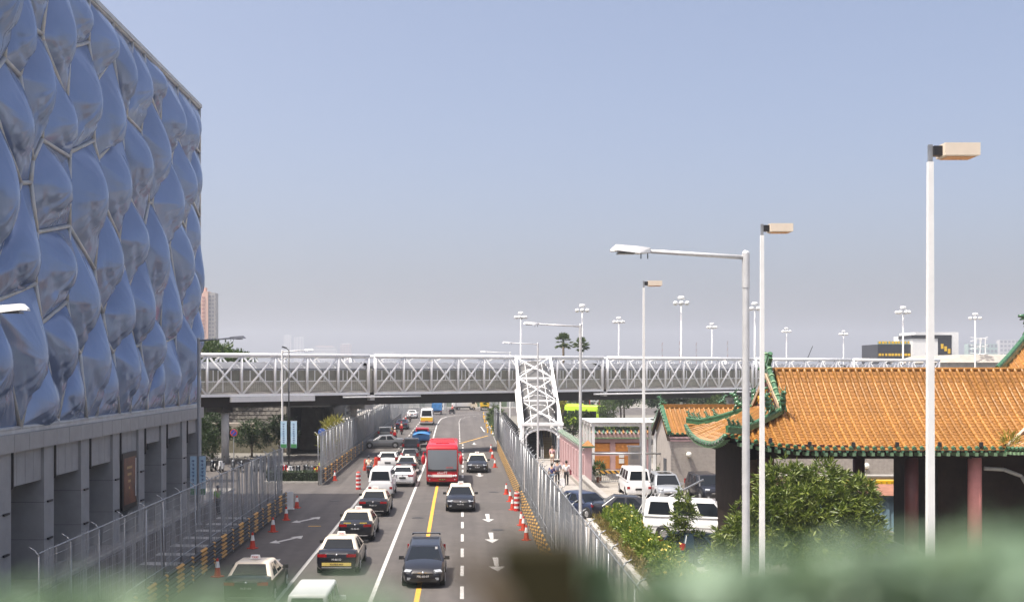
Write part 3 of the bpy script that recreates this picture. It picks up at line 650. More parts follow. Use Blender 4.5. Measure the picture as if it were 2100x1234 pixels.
MB().bb((-EW - .2, -.45, z0 - .02), (EW + .2, -.12, z0 + .26)).build('portal_beam', TRUSS, es)
for i in range(4):
    t = i / 3; MB().bar((-EW, t * L, sl(t)), (EW, t * L, sl(t)), .18, .2).build('cross_beam', TRUSS, es)
    if i < 3:
        t2 = (i + 1) / 3; MB().cyl((-EW, t * L, sl(t)), (EW, t2 * L, sl(t2)), .075, n=8).build('top_brace', TRUSS, es, True)
        MB().cyl((EW, t * L, sl(t)), (-EW, t2 * L, sl(t2)), .075, n=8).build('top_brace', TRUSS, es, True)
def arch(t, r, dz): return [(r * math.cos(math.pi * k / 10), t * L, sl(t) + dz + .95 * math.sin(math.pi * k / 10)) for k in range(11)]
CAN = M('canopy_sheet', (.11, .108, .105), .45, .1, var=.2, scale=.7)
MB().loft([arch(t, EW - .25, -1.35) for t in np.linspace(.0, 1, 12)], caps=False, closed=False).build('canopy', CAN, es, True)
for t in np.linspace(.06, 1, 8): MB().tube(arch(t, EW - .22, -1.32), .045, 6).build('canopy_rib', TRUSS, es, True)
MB().tube([(x, -.2, z + 0.02) for x, y, z in arch(0, EW - .25, -1.35)], .1, 8).build('front_arch', TRUSS, es, True)
for x in (-.9, 0., .9): MB().cyl((x, .3, sl(.02) - .5), (x, L * .97, sl(.97) - .45), .04, n=6).build('purlin', TRUSS, es, True)
TREAD = M('escalator_tread', (.30, .22, .10), .6, var=.2, scale=3)
for i in range(22):
    MB().bb((.25, 1.0 + i * .42, .05 + i * .215), (1.25, 1.44 + i * .42, .28 + i * .215)).build('step', TREAD, es)
for i in range(10): MB().bb((-1.45, 3.4 + i * .45, .1 + i * .235), (-.1, 1.87 + i * .45, .3 + i * .235)).build('stair', M('dark_stair', (.04, .04, .042), .7), es)
for x in (.15, 1.38, -.02): MB().bar((x, .6, 1.0), (x, 10, 5.6), .09, .75).build('balustrade', GALV, es); MB().cyl((x, .5, 1.1), (x, .5, .15), .06, n=6).build('newel', WHITE, es)
MB().bb((-EW + .12, 2.2, .1), (-EW + .18, 10, 6)).build('side_sheet', M('dark_sheet', (.06, .06, .065), .5), es)
MB().bb((EW - .18, 4.2, .1), (EW - .12, 10, 6)).build('side_sheet', MATS['dark_sheet'], es)
MB().bb((-EW, -.6, .122), (EW, 1.0, .2)).build('landing', CONC, es); MB().bb((-EW, -1.0, .122), (-.1, -.6, .16)).build('landing_step', CONC, es)

# ------------------------------------------------------------ slope, underpass and rock wall to the left behind the bridge
ROCK = M('rubble_stone', (.105, .095, .082), .9, var=.3, scale=4, bump=.5, bscale=6)  # stone colour lowered to carry the shade of the footbridge
RCONC = M('sprayed_concrete', (.30, .26, .215), .9, var=.18, scale=1.2, bump=.4, bscale=3)
hill = MB(); hp = []
for i in range(15):
    row = []
    for j in range(8):
        x = -60 + i * 3.3; y = 128 + j * 5; h = 5.4 * min(1, j / 1.6) * (1 if x < -24 else max(0, 1 - (x + 24) / 10)); row.append((x, y, h + rng.uniform(-.3, .3) * min(1, j)))
    hp.append(row)
hill.loft(hp, caps=False, closed=False); struct(hill.build('hillside', M('hill_soil', (.12, .12, .06), .95, var=.4, scale=.6, bump=.5, bscale=2), None, True))
rw = thing('retaining_wall', 'sloped rubble stone retaining wall under the footbridge', 'wall', (-22, 124, 0))
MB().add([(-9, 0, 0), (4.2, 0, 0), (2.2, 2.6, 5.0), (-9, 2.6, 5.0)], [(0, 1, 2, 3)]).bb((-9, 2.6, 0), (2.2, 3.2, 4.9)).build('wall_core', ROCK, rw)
for r_ in range(11):
    for c in range(17):
        z = r_ * .45; yy = z / 5.0 * 2.6; x = -8.9 + c * .62 + (r_ % 2) * .31
        if x > 2.0 - r_ * .08: continue
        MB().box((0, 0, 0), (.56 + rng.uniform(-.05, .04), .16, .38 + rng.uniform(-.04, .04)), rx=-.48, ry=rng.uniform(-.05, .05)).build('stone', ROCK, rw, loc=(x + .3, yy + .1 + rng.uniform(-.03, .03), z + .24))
t = thing('concrete_buttress', 'pale sprayed concrete slope beside the dark underpass', 'wall', (-18.4, 122.8, 0))
bmx = MB(); bp = []
for k in range(9):
    a = k / 8; bp.append([(-1.0 - .2 * math.sin(a * 9), .3 + a * 2.2, a * 5.2), (.6, -.1 + a * 2.0, a * 5.2 + .05), (2.0 + .3 * math.sin(a * 6), .4 + a * 2.0, a * 5.2 - a * a * .9), (2.9 - a * .8, 1.6 + a * 2.0, a * 5.0 - a * .8)])
bmx.loft(bp, caps=False, closed=False).build('slope_face', RCONC, t, True); MB().bb((-1.2, 2.6, 0), (2.6, 4.0, 4.4)).build('core', RCONC, t)
t = thing('planter_wall', 'low tan planter wall with greenery below the rubble wall', 'planter', (-25, 119, 0))
MB().add([(-8, 0, 0), (7, 0, 0), (7, 1.2, 0), (-8, 1.2, 0), (-8, 0, 3.1), (3.0, 0, 3.1), (3.0, 1.2, 3.1), (-8, 1.2, 3.1)], [(0, 1, 5, 4), (1, 2, 6, 5), (4, 5, 6, 7), (3, 0, 4, 7), (2, 3, 7, 6)]).build('wall', RCONC, t)
MB().bb((-8, -.6, 0), (5.5, -.02, 1.9)).build('lower_wall', M('mossy_wall', (.14, .13, .09), .9, var=.4, scale=2), t)
p, d = clumps([((x, -.3, 2.05), (.8, .3, .3)) for x in np.arange(-7.5, 5, 1.3)], 160, 8, .25, 5); obj('plants', leaf_mesh('plants', LEAF_HEDGE, p, d, .22, .09, 5), t)
up = thing('underpass', 'dark underpass opening below the footbridge by the motorcycles', 'underpass', (-16.1, 116, 0))
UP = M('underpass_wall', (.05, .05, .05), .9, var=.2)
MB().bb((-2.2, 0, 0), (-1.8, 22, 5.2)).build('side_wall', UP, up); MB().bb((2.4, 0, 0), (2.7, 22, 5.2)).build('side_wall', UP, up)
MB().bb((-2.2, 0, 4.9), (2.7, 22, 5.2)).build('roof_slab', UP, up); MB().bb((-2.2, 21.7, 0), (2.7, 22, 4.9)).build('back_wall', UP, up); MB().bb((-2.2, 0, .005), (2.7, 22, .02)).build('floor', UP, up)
t = thing('viaduct_rail', 'light steel guard rail of the ramp behind the left fence', 'guard rail', (-14.0, 112, 0))
MB().bb((0, 0, 0), (2.6, 60, 3.6)).build('ramp', CONC, t)
for z in (4.1, 4.75): MB().bb((2.3, 0, z - .13), (2.42, 60, z + .13)).build('rail', GALV, t)
for i in range(20): MB().bb((2.15, i * 3.0 + .2, 3.6), (2.28, i * 3 + .4, 4.95)).build('post', GALV, t)

# ------------------------------------------------------------ left trees and shrubs
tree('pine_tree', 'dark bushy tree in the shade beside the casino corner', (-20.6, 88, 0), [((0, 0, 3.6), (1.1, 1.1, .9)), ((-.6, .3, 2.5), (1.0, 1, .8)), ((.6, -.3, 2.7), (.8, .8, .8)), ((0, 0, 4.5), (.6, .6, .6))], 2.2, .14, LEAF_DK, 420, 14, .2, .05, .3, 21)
tree('leafy_tree', 'green tree top showing above the footbridge beside the apartment tower', (-31.5, 138, 4.5), [((0, 0, 5.5), (3.4, 3, 1.8)), ((-3.6, 0, 5.2), (3, 3, 1.8)), ((3.4, 0, 4.6), (2.4, 2.5, 1.6))], 3.4, .3, LEAF_MID, 620, 14, .5, .22, .8, 22)
for i, (x, y, h) in enumerate(((-24.6, 110, 4.6), (-21.2, 112.5, 3.9), (-18.3, 113, 4.3), (-27.5, 111, 4.8))):
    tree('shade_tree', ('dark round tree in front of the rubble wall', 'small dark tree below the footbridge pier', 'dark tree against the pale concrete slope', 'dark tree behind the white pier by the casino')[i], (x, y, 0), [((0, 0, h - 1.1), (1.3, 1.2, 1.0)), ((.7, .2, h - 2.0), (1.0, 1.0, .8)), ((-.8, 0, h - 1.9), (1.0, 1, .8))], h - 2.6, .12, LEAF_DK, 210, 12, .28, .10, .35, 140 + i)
for i, (x, y) in enumerate(((-28, 126), (-24.5, 127))):
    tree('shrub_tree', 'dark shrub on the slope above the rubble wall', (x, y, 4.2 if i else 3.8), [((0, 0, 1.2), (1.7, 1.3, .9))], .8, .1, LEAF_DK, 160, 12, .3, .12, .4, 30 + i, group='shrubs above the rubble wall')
t = thing('shrub_bank', 'yellowish spiky shrubs behind the start of the far left fence', 'shrub', (-12.75, 106.5, 0))
p, d = clumps([((0, 0, 2.8), (.7, 1.2, .8)), ((.3, 1, 3.4), (.6, .9, .6)), ((-.2, 1, 1.6), (.7, 1, .8))], 90, 12, .5, 9, .8); obj('foliage', leaf_mesh('foliage', LEAF_YEL, p, d, .5, .06, 9), t)
MB().cyl((0, 0, 0), (0, 0, 2.6), .08, .03, 6).cyl((.3, 1, 0), (.3, 1, 3.2), .07, .03, 6).cyl((-.2, 1, 0), (-.2, 1, 1.4), .07, .03, 6).build('stem', BARK, t)
t = thing('hedge', 'low dark clipped hedge in front of the parked motorcycles', 'hedge', (-13.0, 87.2, 0))
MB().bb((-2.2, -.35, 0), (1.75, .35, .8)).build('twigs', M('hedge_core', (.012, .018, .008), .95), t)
q = np.random.default_rng(4); n = 5000; pts = np.stack([q.uniform(-2.3, 1.85, n), q.uniform(-.48, .48, n), q.uniform(.02, .95, n)], 1); keep = (np.abs(pts[:, 1]) > .3) | (pts[:, 2] > .75) | (pts[:, 0] > 1.65); pts = pts[keep]
obj('foliage', leaf_mesh('foliage', LEAF_DK, pts, q.normal(size=pts.shape) + [0, -.3, .5], .1, .05, 4), t)
struct(MB().bb((-15.4, 86.5, -.1), (-11.1, 88.0, .14)).build('hedge_kerb', KERB)); 
# ------------------------------------------------------------ temple pavilion with orange glazed roof
TILE = M('orange_glazed_tile', (.235, .098, .016), .4, var=0, scale=4, col2=(.37, .175, .037), spec=.5)
PAN = M('orange_pan_tile', (.20, .084, .018), .5, var=0, scale=7, col2=(.33, .147, .033))
def per_row(m, lo, hi):
    t = m.node_tree; b = t.nodes['Principled BSDF']; src = b.inputs['Base Color'].links[0].from_socket; oi = t.nodes.new('ShaderNodeObjectInfo')
    tc = t.nodes.new('ShaderNodeTexCoord'); n = t.nodes.new('ShaderNodeTexNoise'); n.inputs['Scale'].default_value = 1.1; n.inputs['Detail'].default_value = 7; n.inputs['Roughness'].default_value = .7; t.links.new(tc.outputs['Object'], n.inputs['Vector'])
    ad = t.nodes.new('ShaderNodeMath'); ad.operation = 'MULTIPLY_ADD'; ad.inputs[1].default_value = 1.6; t.links.new(n.outputs[0], ad.inputs[0]); t.links.new(oi.outputs['Random'], ad.inputs[2])
    mr = t.nodes.new('ShaderNodeMapRange'); mr.inputs[1].default_value = .3; mr.inputs[2].default_value = 2.2; mr.inputs[3].default_value = lo; mr.inputs[4].default_value = hi; t.links.new(ad.outputs[0], mr.inputs[0])
    mu = t.nodes.new('ShaderNodeMix'); mu.data_type = 'RGBA'; mu.blend_type = 'MULTIPLY'; mu.inputs[0].default_value = 1; t.links.new(src, mu.inputs[6]); t.links.new(mr.outputs[0], mu.inputs[7]); t.links.new(mu.outputs[2], b.inputs['Base Color'])
per_row(TILE, .62, 1.22); per_row(PAN, .6, 1.25)
GRN = M('green_glazed_tile', (.025, .085, .04), .22, var=0, scale=6, col2=(.075, .175, .09), spec=.6)
PGRN = M('pale_green_paint', (.22, .36, .20), .6, var=.15, scale=6)
MAROON = M('maroon_timber', (.07, .016, .013), .6, var=.2); PINK = M('pink_column', (.50, .20, .18), .7, var=.1, scale=3)
DKW = M('dark_timber', (.022, .014, .010), .85, var=.3, spec=.15)
PINKW = M('pink_plaster', (.50, .33, .33), .8, var=.1, scale=1.2); BRICK = M('grey_brick', (.36, .325, .29), .9, var=.15, scale=4)
YR, YE, ZR, ZE = 54.5, 50.0, 8.78, 5.25
tp = thing('temple_pavilion', 'temple pavilion with orange glazed tile roof and green ridges', 'temple', (11.7, 50, 0))
OX, OY = 11.7, 50.0
def roofz(t): return ZR - (ZR - ZE) * (1.32 * t - .32 * t * t)
def lift(x): return .62 * max(0, (16.2 - x) / 4.5) ** 2.0
def front(x, t, dz=0.0):     # t 0 ridge .. 1 eave
    return (x - OX, YR + (YE - YR) * t - OY, roofz(t) + lift(x) * t ** 3 + dz)
def rib(path, r, flat=False):
    m = MB(); rings = []
    P_ = [Vector(p) for p in path]
    for i, p in enumerate(P_):
        d = (P_[min(i + 1, len(P_) - 1)] - P_[max(i - 1, 0)]).normalized(); a = d.cross(Vector((0, 0, 1))).normalized(); u = a.cross(d)
        rr_ = r[i] if isinstance(r, list) else r
        rings.append([p + a * rr_ * math.cos(math.pi * k / 6) + u * rr_ * math.sin(math.pi * k / 6) for k in range(7)])
    m.loft(rings, caps=False, closed=False); return m
def tile_path(fn, t0, t1, n):
    ts, rs = [], []
    for i in range(n):
        a = t0 + (t1 - t0) * i / n; b = t0 + (t1 - t0) * (i + .97) / n; ts += [a, b]; rs += [.074, .088]
    return [fn(t) for t in ts], rs
GX = 14.85      # plane of the left gable
xs = list(np.arange(12.0, 31.0, .352)); rngT = random.Random(5)
def hip_t(x): return max(0.0, min(.98, .50 + .45 * (GX - x) / (GX - OX))) if x < GX else 0.0
for x in xs:
    t0 = hip_t(x); xj = x + rngT.uniform(-.012, .012)
    if x > 24.0: t1 = max(.05, 1 - (x - 24.0) / 6.2)     # valley on the right
    else: t1 = 1.0
    if t1 - t0 < .05: continue
    path, rs = tile_path(lambda t: front(xj, t, .03), t0, t1, max(2, int(20 * (t1 - t0))))
    rib(path, rs).build('tile_row', TILE, tp, 60)
    if x <= 24.0:
        e = Vector(front(x, 1.0, .03)); MB().cyl(e + Vector((0, -.07, -.02)), e + Vector((0, .05, .02)), .10, n=10).build('eave_disc', GRN, tp, 40)
        x2 = x + .1875; e = Vector(front(x2, 1.0, -.05)); m = MB(); m.add([(e.x - .1, e.y - .03, e.z + .04), (e.x + .1, e.y - .03, e.z + .04), (e.x + .06, e.y - .05, e.z - .07), (e.x, e.y - .06, e.z - .13), (e.x - .06, e.y - .05, e.z - .07)], [(0, 1, 2, 3, 4)]); m.build('drip_tile', GRN, tp)
# pan-tile courses between the rows: stepped strips
NC = 26
for i in range(NC):
    a, b = i / NC, (i + 1) / NC + .012; m = MB(); gx = np.linspace(OX + .1, 31, 40)
    rows = [[], [], []]
    for x in gx:
        lo = hip_t(x)
        if x > 24.2 and a > 1 - (x - 24.2) / 6.2: break
        for k, (t, dz) in enumerate(((a, -.035), (b, .005), (b, -.03))): rows[k].append(front(x, max(t, lo if t < lo else t), dz))
    if len(rows[0]) > 1: m.loft(rows, caps=False, closed=False).build('pan_course', PAN, tp)
m = MB(); m.loft([[front(x, t, -.14) for t in np.linspace(hip_t(x) if x < GX else 0, 1, 9)] for x in np.linspace(OX + .1, 31, 40)], caps=False, closed=False); m.build('roof_boards', DKW, tp)
# rear slope and left skirt
def rear(x, t, dz=0.0): return (x - OX, YR + 4.5 * t - OY, roofz(t) + lift(x) * t ** 3 + dz)
m = MB(); m.loft([[rear(x, t) for t in np.linspace(hip_t(x), 1, 9)] for x in np.linspace(OX + .1, 31, 30)], caps=False, closed=False); m.build('rear_slope', PAN, tp)
def skirt(y, t, dz=0.0):   # y in -4.5..4.5 from the ridge, t 0 at gable foot .. 1 at left eave
    z = 6.95 - (6.95 - ZE) * (1.2 * t - .2 * t * t); return (GX + (OX - GX) * t - OX, YR + y - OY, z + .62 * (abs(y) / 4.5) ** 2.5 * t ** 2 + dz)
for y in np.arange(-4.3, 4.31, .33):
    t0 = max(0, (abs(y) - 2.3) / 2.2 * .95)
    if t0 > .9: continue
    path, rs = tile_path(lambda t: skirt(y, t, .03), t0, 1.0, max(2, int(11 * (1 - t0)))); rib(path, rs).build('tile_row', TILE, tp, 60)
    e = Vector(skirt(y, 1.0, .03)); MB().cyl(e + Vector((-.07, 0, -.02)), e + Vector((.05, 0, .02)), .10, n=10).build('eave_disc', GRN, tp, 40)
    MB().box(e + Vector((.1, .16, -.2)), (.3, .09, .1)).build('rafter_end', PGRN, tp)
m = MB(); m.loft([[skirt(y, t, -.01) for t in np.linspace(max(0, (abs(y) - 2.3) / 2.2 * .95), 1, 7)] for y in np.linspace(-4.5, 4.5, 21)], caps=False, closed=False); m.build('skirt_pans', PAN, tp)
m = MB(); m.loft([[skirt(y, t, -.15) for t in (max(0, (abs(y) - 2.3) / 2.2 * .95), 1)] for y in np.linspace(-4.5, 4.5, 21)], caps=False, closed=False); m.build('skirt_boards', DKW, tp)
for s in (-1, 1):      # swept green lip of the left eave
    m = MB().tube([skirt(s * y, 1.0, -.02) for y in np.linspace(0, 4.5, 8)], .10, 6); m.build('eave_lip', GRN, tp, True)
# ridges
def ridge(path, r, name, mat=GRN, ht=.34, seg=None):
    m = MB()
    for i in range(len(path) - 1):
        a = Vector(path[i]); b = Vector(path[i + 1]); m.bar(a + Vector((0, 0, ht / 2)), b + Vector((0, 0, ht / 2)), r * 1.5, ht); m.cyl(a + Vector((0, 0, ht)), b + Vector((0, 0, ht)), r, n=8)
    return m.build(name, mat, tp)
ridge([front(GX - .05, t, .02) for t in np.linspace(-.1, .54, 8)], .12, 'gable_ridge', ht=.3)
ridge([(p[0], 9.0 - p[1], p[2]) for p in [front(GX - .05, t, .02) for t in np.linspace(-.1, .54, 8)]], .12, 'gable_ridge', ht=.3)
MB().cyl((GX - OX - .1, YR - OY, ZR + .03), (19.2, YR - OY, ZR + .03), .09, n=8).build('ridge_roll', TILE, tp)
for i in range(9):      # pale bands of the gable ridge tiles
    p = Vector(front(GX - .05, -.08 + .075 * i, .36)); MB().cyl(p, p + Vector((0, -.05, -.04)), .14, n=10).build('ridge_band', PGRN, tp)
    q_ = Vector(front(GX - .28, -.02 + .07 * i, -.02)); MB().cyl(q_, q_ + Vector((-.22, -.03, -.04)), .07, n=8).build('verge_tile', GRN, tp, True)
hipf = [(front(GX - .1, .54)[0], front(GX - .1, .54)[1], 6.72), (1.6, 1.0, 6.15), (.7, .35, 5.9), (.05, -.02, 5.98)]
hipb = [(p[0], 9.0 - p[1], p[2]) for p in hipf]
ridge(hipf, .1, 'hip_ridge', ht=.24); ridge(hipb, .1, 'hip_ridge', ht=.24)
def beast(loc, s, rz, big=False):
    m = MB()   # seated dragon: curled body, neck, head with open jaw, crest fins, tail
    m.tube([(-.55 * s, 0, .1 * s), (-.3 * s, 0, .35 * s), (0, 0, .42 * s), (.2 * s, 0, .62 * s), (.16 * s, 0, .92 * s), (.34 * s, 0, 1.08 * s)], .1, 8, [.06 * s, .17 * s, .21 * s, .19 * s, .14 * s, .16 * s])
    m.cyl((.3 * s, 0, 1.1 * s), (.66 * s, 0, 1.12 * s), .15 * s, .08 * s, 8); m.cyl((.3 * s, 0, .98 * s), (.58 * s, 0, .9 * s), .09 * s, .04 * s, 6)
    for k in range(5): m.cyl((-.45 * s + .14 * k * s, 0, .3 * s + .1 * k * s), (-.6 * s + .14 * k * s, 0, .55 * s + .13 * k * s), .06 * s, .01, 5)
    m.cyl((.28 * s, -.08 * s, 1.2 * s), (.05 * s, -.2 * s, 1.5 * s), .04 * s, .01, 5).cyl((.28 * s, .08 * s, 1.2 * s), (.05 * s, .2 * s, 1.5 * s), .04 * s, .01, 5)
    m.cyl((.1 * s, -.12 * s, .4 * s), (.32 * s, -.16 * s, 0), .07 * s, .05 * s, 6).cyl((.1 * s, .12 * s, .4 * s), (.32 * s, .16 * s, 0), .07 * s, .05 * s, 6)
    m.cyl((-.5 * s, 0, .12 * s), (-.78 * s, 0, .5 * s), .07 * s, .02 * s, 6); o = m.build('ridge_dragon', GRN, tp, True, loc=loc); o.rotation_euler = (0, 0, rz); return o
gf = Vector(front(GX - .05, .5, .3)); beast(gf + Vector((0, -.2, -.2)), .8, R(-90)); beast((gf.x, 9 - gf.y + .2, gf.z - .2), .8, R(90))
for hp_, sg in ((hipf, -1), (hipb, 1)):
    for k, s in ((.15, .75), (.42, .34), (.55, .32), (.68, .3), (.8, .3), (.92, .34)):
        t = k * 3; i = min(2, int(t)); p = Vector(hp_[i]).lerp(Vector(hp_[i + 1]), t - i); beast(p + Vector((0, 0, .24)), s, math.atan2(sg * 1.2, -1.6))
# gable triangle
gx_ = GX - OX - .12
gp = [(YR - OY + s * 4.5 * t, roofz(t) - .12) for s, t in ((1, .52), (1, .3), (1, .1), (1, 0.0), (-1, .1), (-1, .3), (-1, .52))]
MB().ext(gp, 0, gx_, gx_ + .1).build('gable_board', MAROON, tp)
m = MB()
for q in range(26): m.ball((gx_ - .03, YR - OY + rngT.uniform(-1.3, 1.3), 7.1 + rngT.uniform(0, .7)), rngT.uniform(.05, .12), 6, 4)
m.build('gilt_carving', M('gilt', (.65, .36, .06), .35, .4), tp)
for s in (1, -1): MB().bar((gx_ - .06, YR - OY, ZR - .25), (gx_ - .06, YR - OY + s * 2.5, 6.95), .06, .2).build('barge_board', M('tan_board', (.42, .30, .2), .7), tp)
# eaves underside: rafters, beams
for x in np.arange(12.4, 24.2, .42):
    e = Vector(front(x, .985, -.27)); MB().box(e + Vector((0, .18, 0)), (.15, .5, .16)).build('rafter_end', PGRN, tp)
MB().bar(front(13.0, .96, -.16), front(24.2, .96, -.16), .1, .08).build('fascia', MAROON, tp)
for i in range(24):
    x = 12.6 + i * .49; e = front(x, .97, -.15); MB().bb((e[0] - .1, e[1] - .1, e[2] - .03), (e[0] + .1, e[1] + .06, e[2] + .03)).build('fascia_tile', M('red_fascia', (.22, .05, .03), .6), tp)
for x in (13.7, 15.45, 17.4, 19.35, 21.25, 23.1):
    e = Vector(front(x, .97, .12)); t_ = MB().cyl(e + Vector((0, -.12, -.1)), e + Vector((0, -.12, .12)), .1, .08, 8).bar(e + Vector((0, -.1, -.1)), e + Vector((0, .2, -.25)), .05, .05); t_.build('eave_floodlight', BLACK, tp)
MB().bb((1.2, .9, 4.75), (19.3, 1.3, 5.2)).build('front_beam', DKW, tp); MB().bb((1.2, 7.7, 4.75), (19.3, 8.1, 5.2)).build('rear_beam', DKW, tp); MB().bb((1.2, .9, 4.7), (1.6, 8.1, 5.2)).build('end_beam', DKW, tp)
MB().bb((1.2, .95, 5.21), (19.3, 8.05, 5.26)).build('ceiling', DKW, tp)
MB().bb((3.4, 2.0, 5.27), (19.3, 7.0, 6.0)).build('roof_core', DKW, tp)
for x, mt in ((2.0, MAROON), (8.72, MAROON), (11.6, PINK), (16.5, PINK)):
    MB().cyl((x, 1.1, 0), (x, 1.1, 4.8), .32, .30, 16).build('column', mt, tp, True); MB().cyl((x, 1.1, 0), (x, 1.1, .3), .45, .36, 12).build('column_base', CONC, tp)
for x in (2.0, 8.72, 13.5): MB().cyl((x, 7.9, 0), (x, 7.9, 4.8), .3, n=14).build('column', MAROON, tp, True)
MB().bb((1.25, 1.6, 0), (1.45, 7.6, 4.7)).build('side_wall', DKW, tp); MB().bb((1.25, 1.6, 0), (2.6, 1.75, 4.7)).build('timber_screen', M('brown_screen', (.09, .045, .02), .7, var=.3, scale=6), tp)
MB().bb((10.4, 2.2, 0), (19.0, 2.4, 4.7)).build('dark_screen', DKW, tp); MB().bb((10.4, 2.4, 0), (10.6, 7.6, 4.7)).build('dark_screen', DKW, tp)
# curved carved brace by the pink column
m = MB(); m.tube([(12.0, 1.05, 4.3), (12.9, 1.05, 4.25), (13.7, 1.05, 3.95), (14.1, 1.05, 3.3), (14.2, 1.05, 2.9)], .09, 6); m.build('carved_brace', M('grey_carving', (.30, .30, .28), .8), tp, True)
# right-hand wing: left-facing slope meeting the valley, and the taller roof behind it
wg = thing('temple_wing', 'taller temple wing with orange tiles rising at the right behind the pavilion', 'temple', (24.2, 50, 0))
for y in np.arange(-4.2, 4.6, .36):
    # slope rises to the right from the eave; clipped by the valley on the left
    s0 = 0 if y < 0 else y * 6.2 / 4.5; 
    if s0 > 5.6: continue
    def wf(s, y=y): return (s, y, 5.25 + .62 * max(0, -y / 4.5) ** 2 * max(0, 1 - s / 4) + 3.55 * (.75 * s / 6.2 + .25 * (s / 6.2) ** 2) + .05)
    path, rs = tile_path(lambda t: wf(s0 + (6.2 - s0) * t), 0, 1, max(2, int(22 * (1 - s0 / 6.2)))); rib(path, rs[::-1]).build('tile_row', TILE, wg, 60)
    if y < .1: e = Vector(wf(0)); MB().cyl(e + Vector((-.07, 0, -.02)), e + Vector((.05, 0, .02)), .10, n=8).build('eave_disc', GRN, wg); MB().box(e + Vector((.12, .18, -.22)), (.3, .1, .12)).build('rafter_end', PGRN, wg)
m = MB(); m.loft([[(s, y, 5.25 + .62 * max(0, -y / 4.5) ** 2 * max(0, 1 - s / 4) + 3.55 * (.75 * s / 6.2 + .25 * (s / 6.2) ** 2)) for s in np.linspace(0 if y < 0 else y * 6.2 / 4.5, 6.2, 10)] for y in np.linspace(-4.4, 4.4, 16)], caps=False, closed=False).build('pan_tiles', PAN, wg)
MB().bar((0.1, .05, 5.38), (6.2, 4.5, 8.95), .14, .09).build('valley_flashing', M('valley_lead', (.45, .36, .27), .8, var=.3, scale=6), wg)
p, d = clumps([((.15, -.1, 5.6), (.28, .28, .2))], 30, 6, .2, 77, .8); obj('weeds', leaf_mesh('weeds', LEAF_YEL, p, d, .28, .03, 77), wg)
def tall(x, t, dz=0.): return (x + .35, 9.0 - 2.6 * t, 10.3 - 1.8 * (1.15 * t - .15 * t * t) + dz)
MB().add([tall(5.1, 0), tall(14, 0), tall(14, 1), tall(2.3, 1)], [(0, 1, 2, 3)]).build('upper_pans', PAN, wg)
for x in np.arange(2.6, 14, .36):
    t0 = max(0., (5.1 - x) / 2.8); path, rs = tile_path(lambda t: tall(x, t, .03), t0, 1, max(2, int(12 * (1 - t0)))); rib(path, rs).build('tile_row', TILE, wg, 60)
m = MB(); hp_ = [Vector(tall(5.1 - 2.8 * t, t, .05)) for t in np.linspace(-.02, 1, 6)]
for a, b in zip(hp_, hp_[1:]): m.bar(a + Vector((0, 0, .14)), b + Vector((0, 0, .14)), .2, .3); m.cyl(a + Vector((0, 0, .33)), b + Vector((0, 0, .33)), .12, n=8)
m.build('hip_ridge', GRN, wg, 40)
MB().bb((3.4, 7.0, 0), (14, 11.8, 8.5)).build('body_wall', DKW, wg); MB().bb((5.5, 8.8, 10.2), (14, 9.2, 10.7)).build('main_ridge', GRN, wg)
MB().add([(2.75, 6.4, 8.45), (5.45, 9, 10.25), (4.9, 11.6, 8.45)], [(0, 1, 2)]).add([(5.45, 9, 10.25), (14, 9, 10.25), (14, 11.6, 8.45), (4.9, 11.6, 8.45)], [(0, 1, 2, 3)]).build('rear_slopes', PAN, wg)
tp2 = tp; tp = wg; beast((5.6, 9.0, 10.6), .9, R(180)); tp = tp2
MB().bb((2.0, 1.0, 0), (2.4, 1.4, 5.5)).build('column', PINK, wg)

# ------------------------------------------------------------ grey brick outbuilding with small tiled roof
bh = thing('brick_house', 'grey brick outbuilding with small orange tiled roof and globe wall lamp', 'house', (14.8, 80, 0))
MB().bb((0, 0, 0), (17, .25, 3.85)).bb((0, .25, 0), (.25, 6, 3.85)).bb((0, 5.75, 0), (17, 6, 3.85)).build('wall_core', M('mortar', (.33, .30, .27), .95), bh)
m = MB(); rb = random.Random(2)
for r_ in range(32):
    for c in range(40):
        x = c * .43 + (r_ % 2) * .2; m.bb((x + .008, -.012 - rb.uniform(0, .008), r_ * .12 + .008), (x + .42, .01, r_ * .12 + .112))
stuff(m.build('bricks', BRICK, bh, fix=False))
m = MB(); m.ext([(0, 3.85), (6, 3.85), (3, 5.7)], 0, .0, .2); m.build('gable', BRICK, bh); m = MB(); m.ext([(-.5, 3.75), (-.35, 3.72), (3, 5.75), (6.35, 3.72), (6.5, 3.75), (3, 6.05)], 0, -.3, -.12); m.build('barge_board', DKW, bh)
def bfront(x, t, dz=0.): return (x, 3 - 3.14 * t, 5.95 - 1.75 * (1.15 * t - .15 * t * t) + dz)
m = MB(); m.loft([[bfront(x, t) for t in np.linspace(0, 1, 6)] for x in (-.3, 17)], caps=False, closed=False).loft([[(bfront(x, t)[0], 6 - bfront(x, t)[1], bfront(x, t)[2]) for t in np.linspace(0, 1, 6)] for x in (-.3, 17)], caps=False, closed=False).build('pan_tiles', PAN, bh)
for x in np.arange(.1, 8, .36):
    path, rs = tile_path(lambda t: bfront(x, t, .02), 0, 1, 12); rib(path, rs).build('tile_row', TILE, bh, 60); e = Vector(bfront(x, 1, 0)); MB().cyl(e + Vector((0, -.06, 0)), e + Vector((0, .05, .03)), .1, n=8).build('eave_disc', GRN, bh)
    path, rs = tile_path(lambda t: (x, 6 - bfront(x, t)[1], bfront(x, t, .02)[2]), 0, 1, 10); rib(path, rs).build('tile_row', TILE, bh, 60)
MB().bb((-.2, -.14, 3.88), (17, .0, 4.0)).bb((-.05, -.07, 3.66), (17, -.022, 3.8)).build('cornice', PINKW, bh)
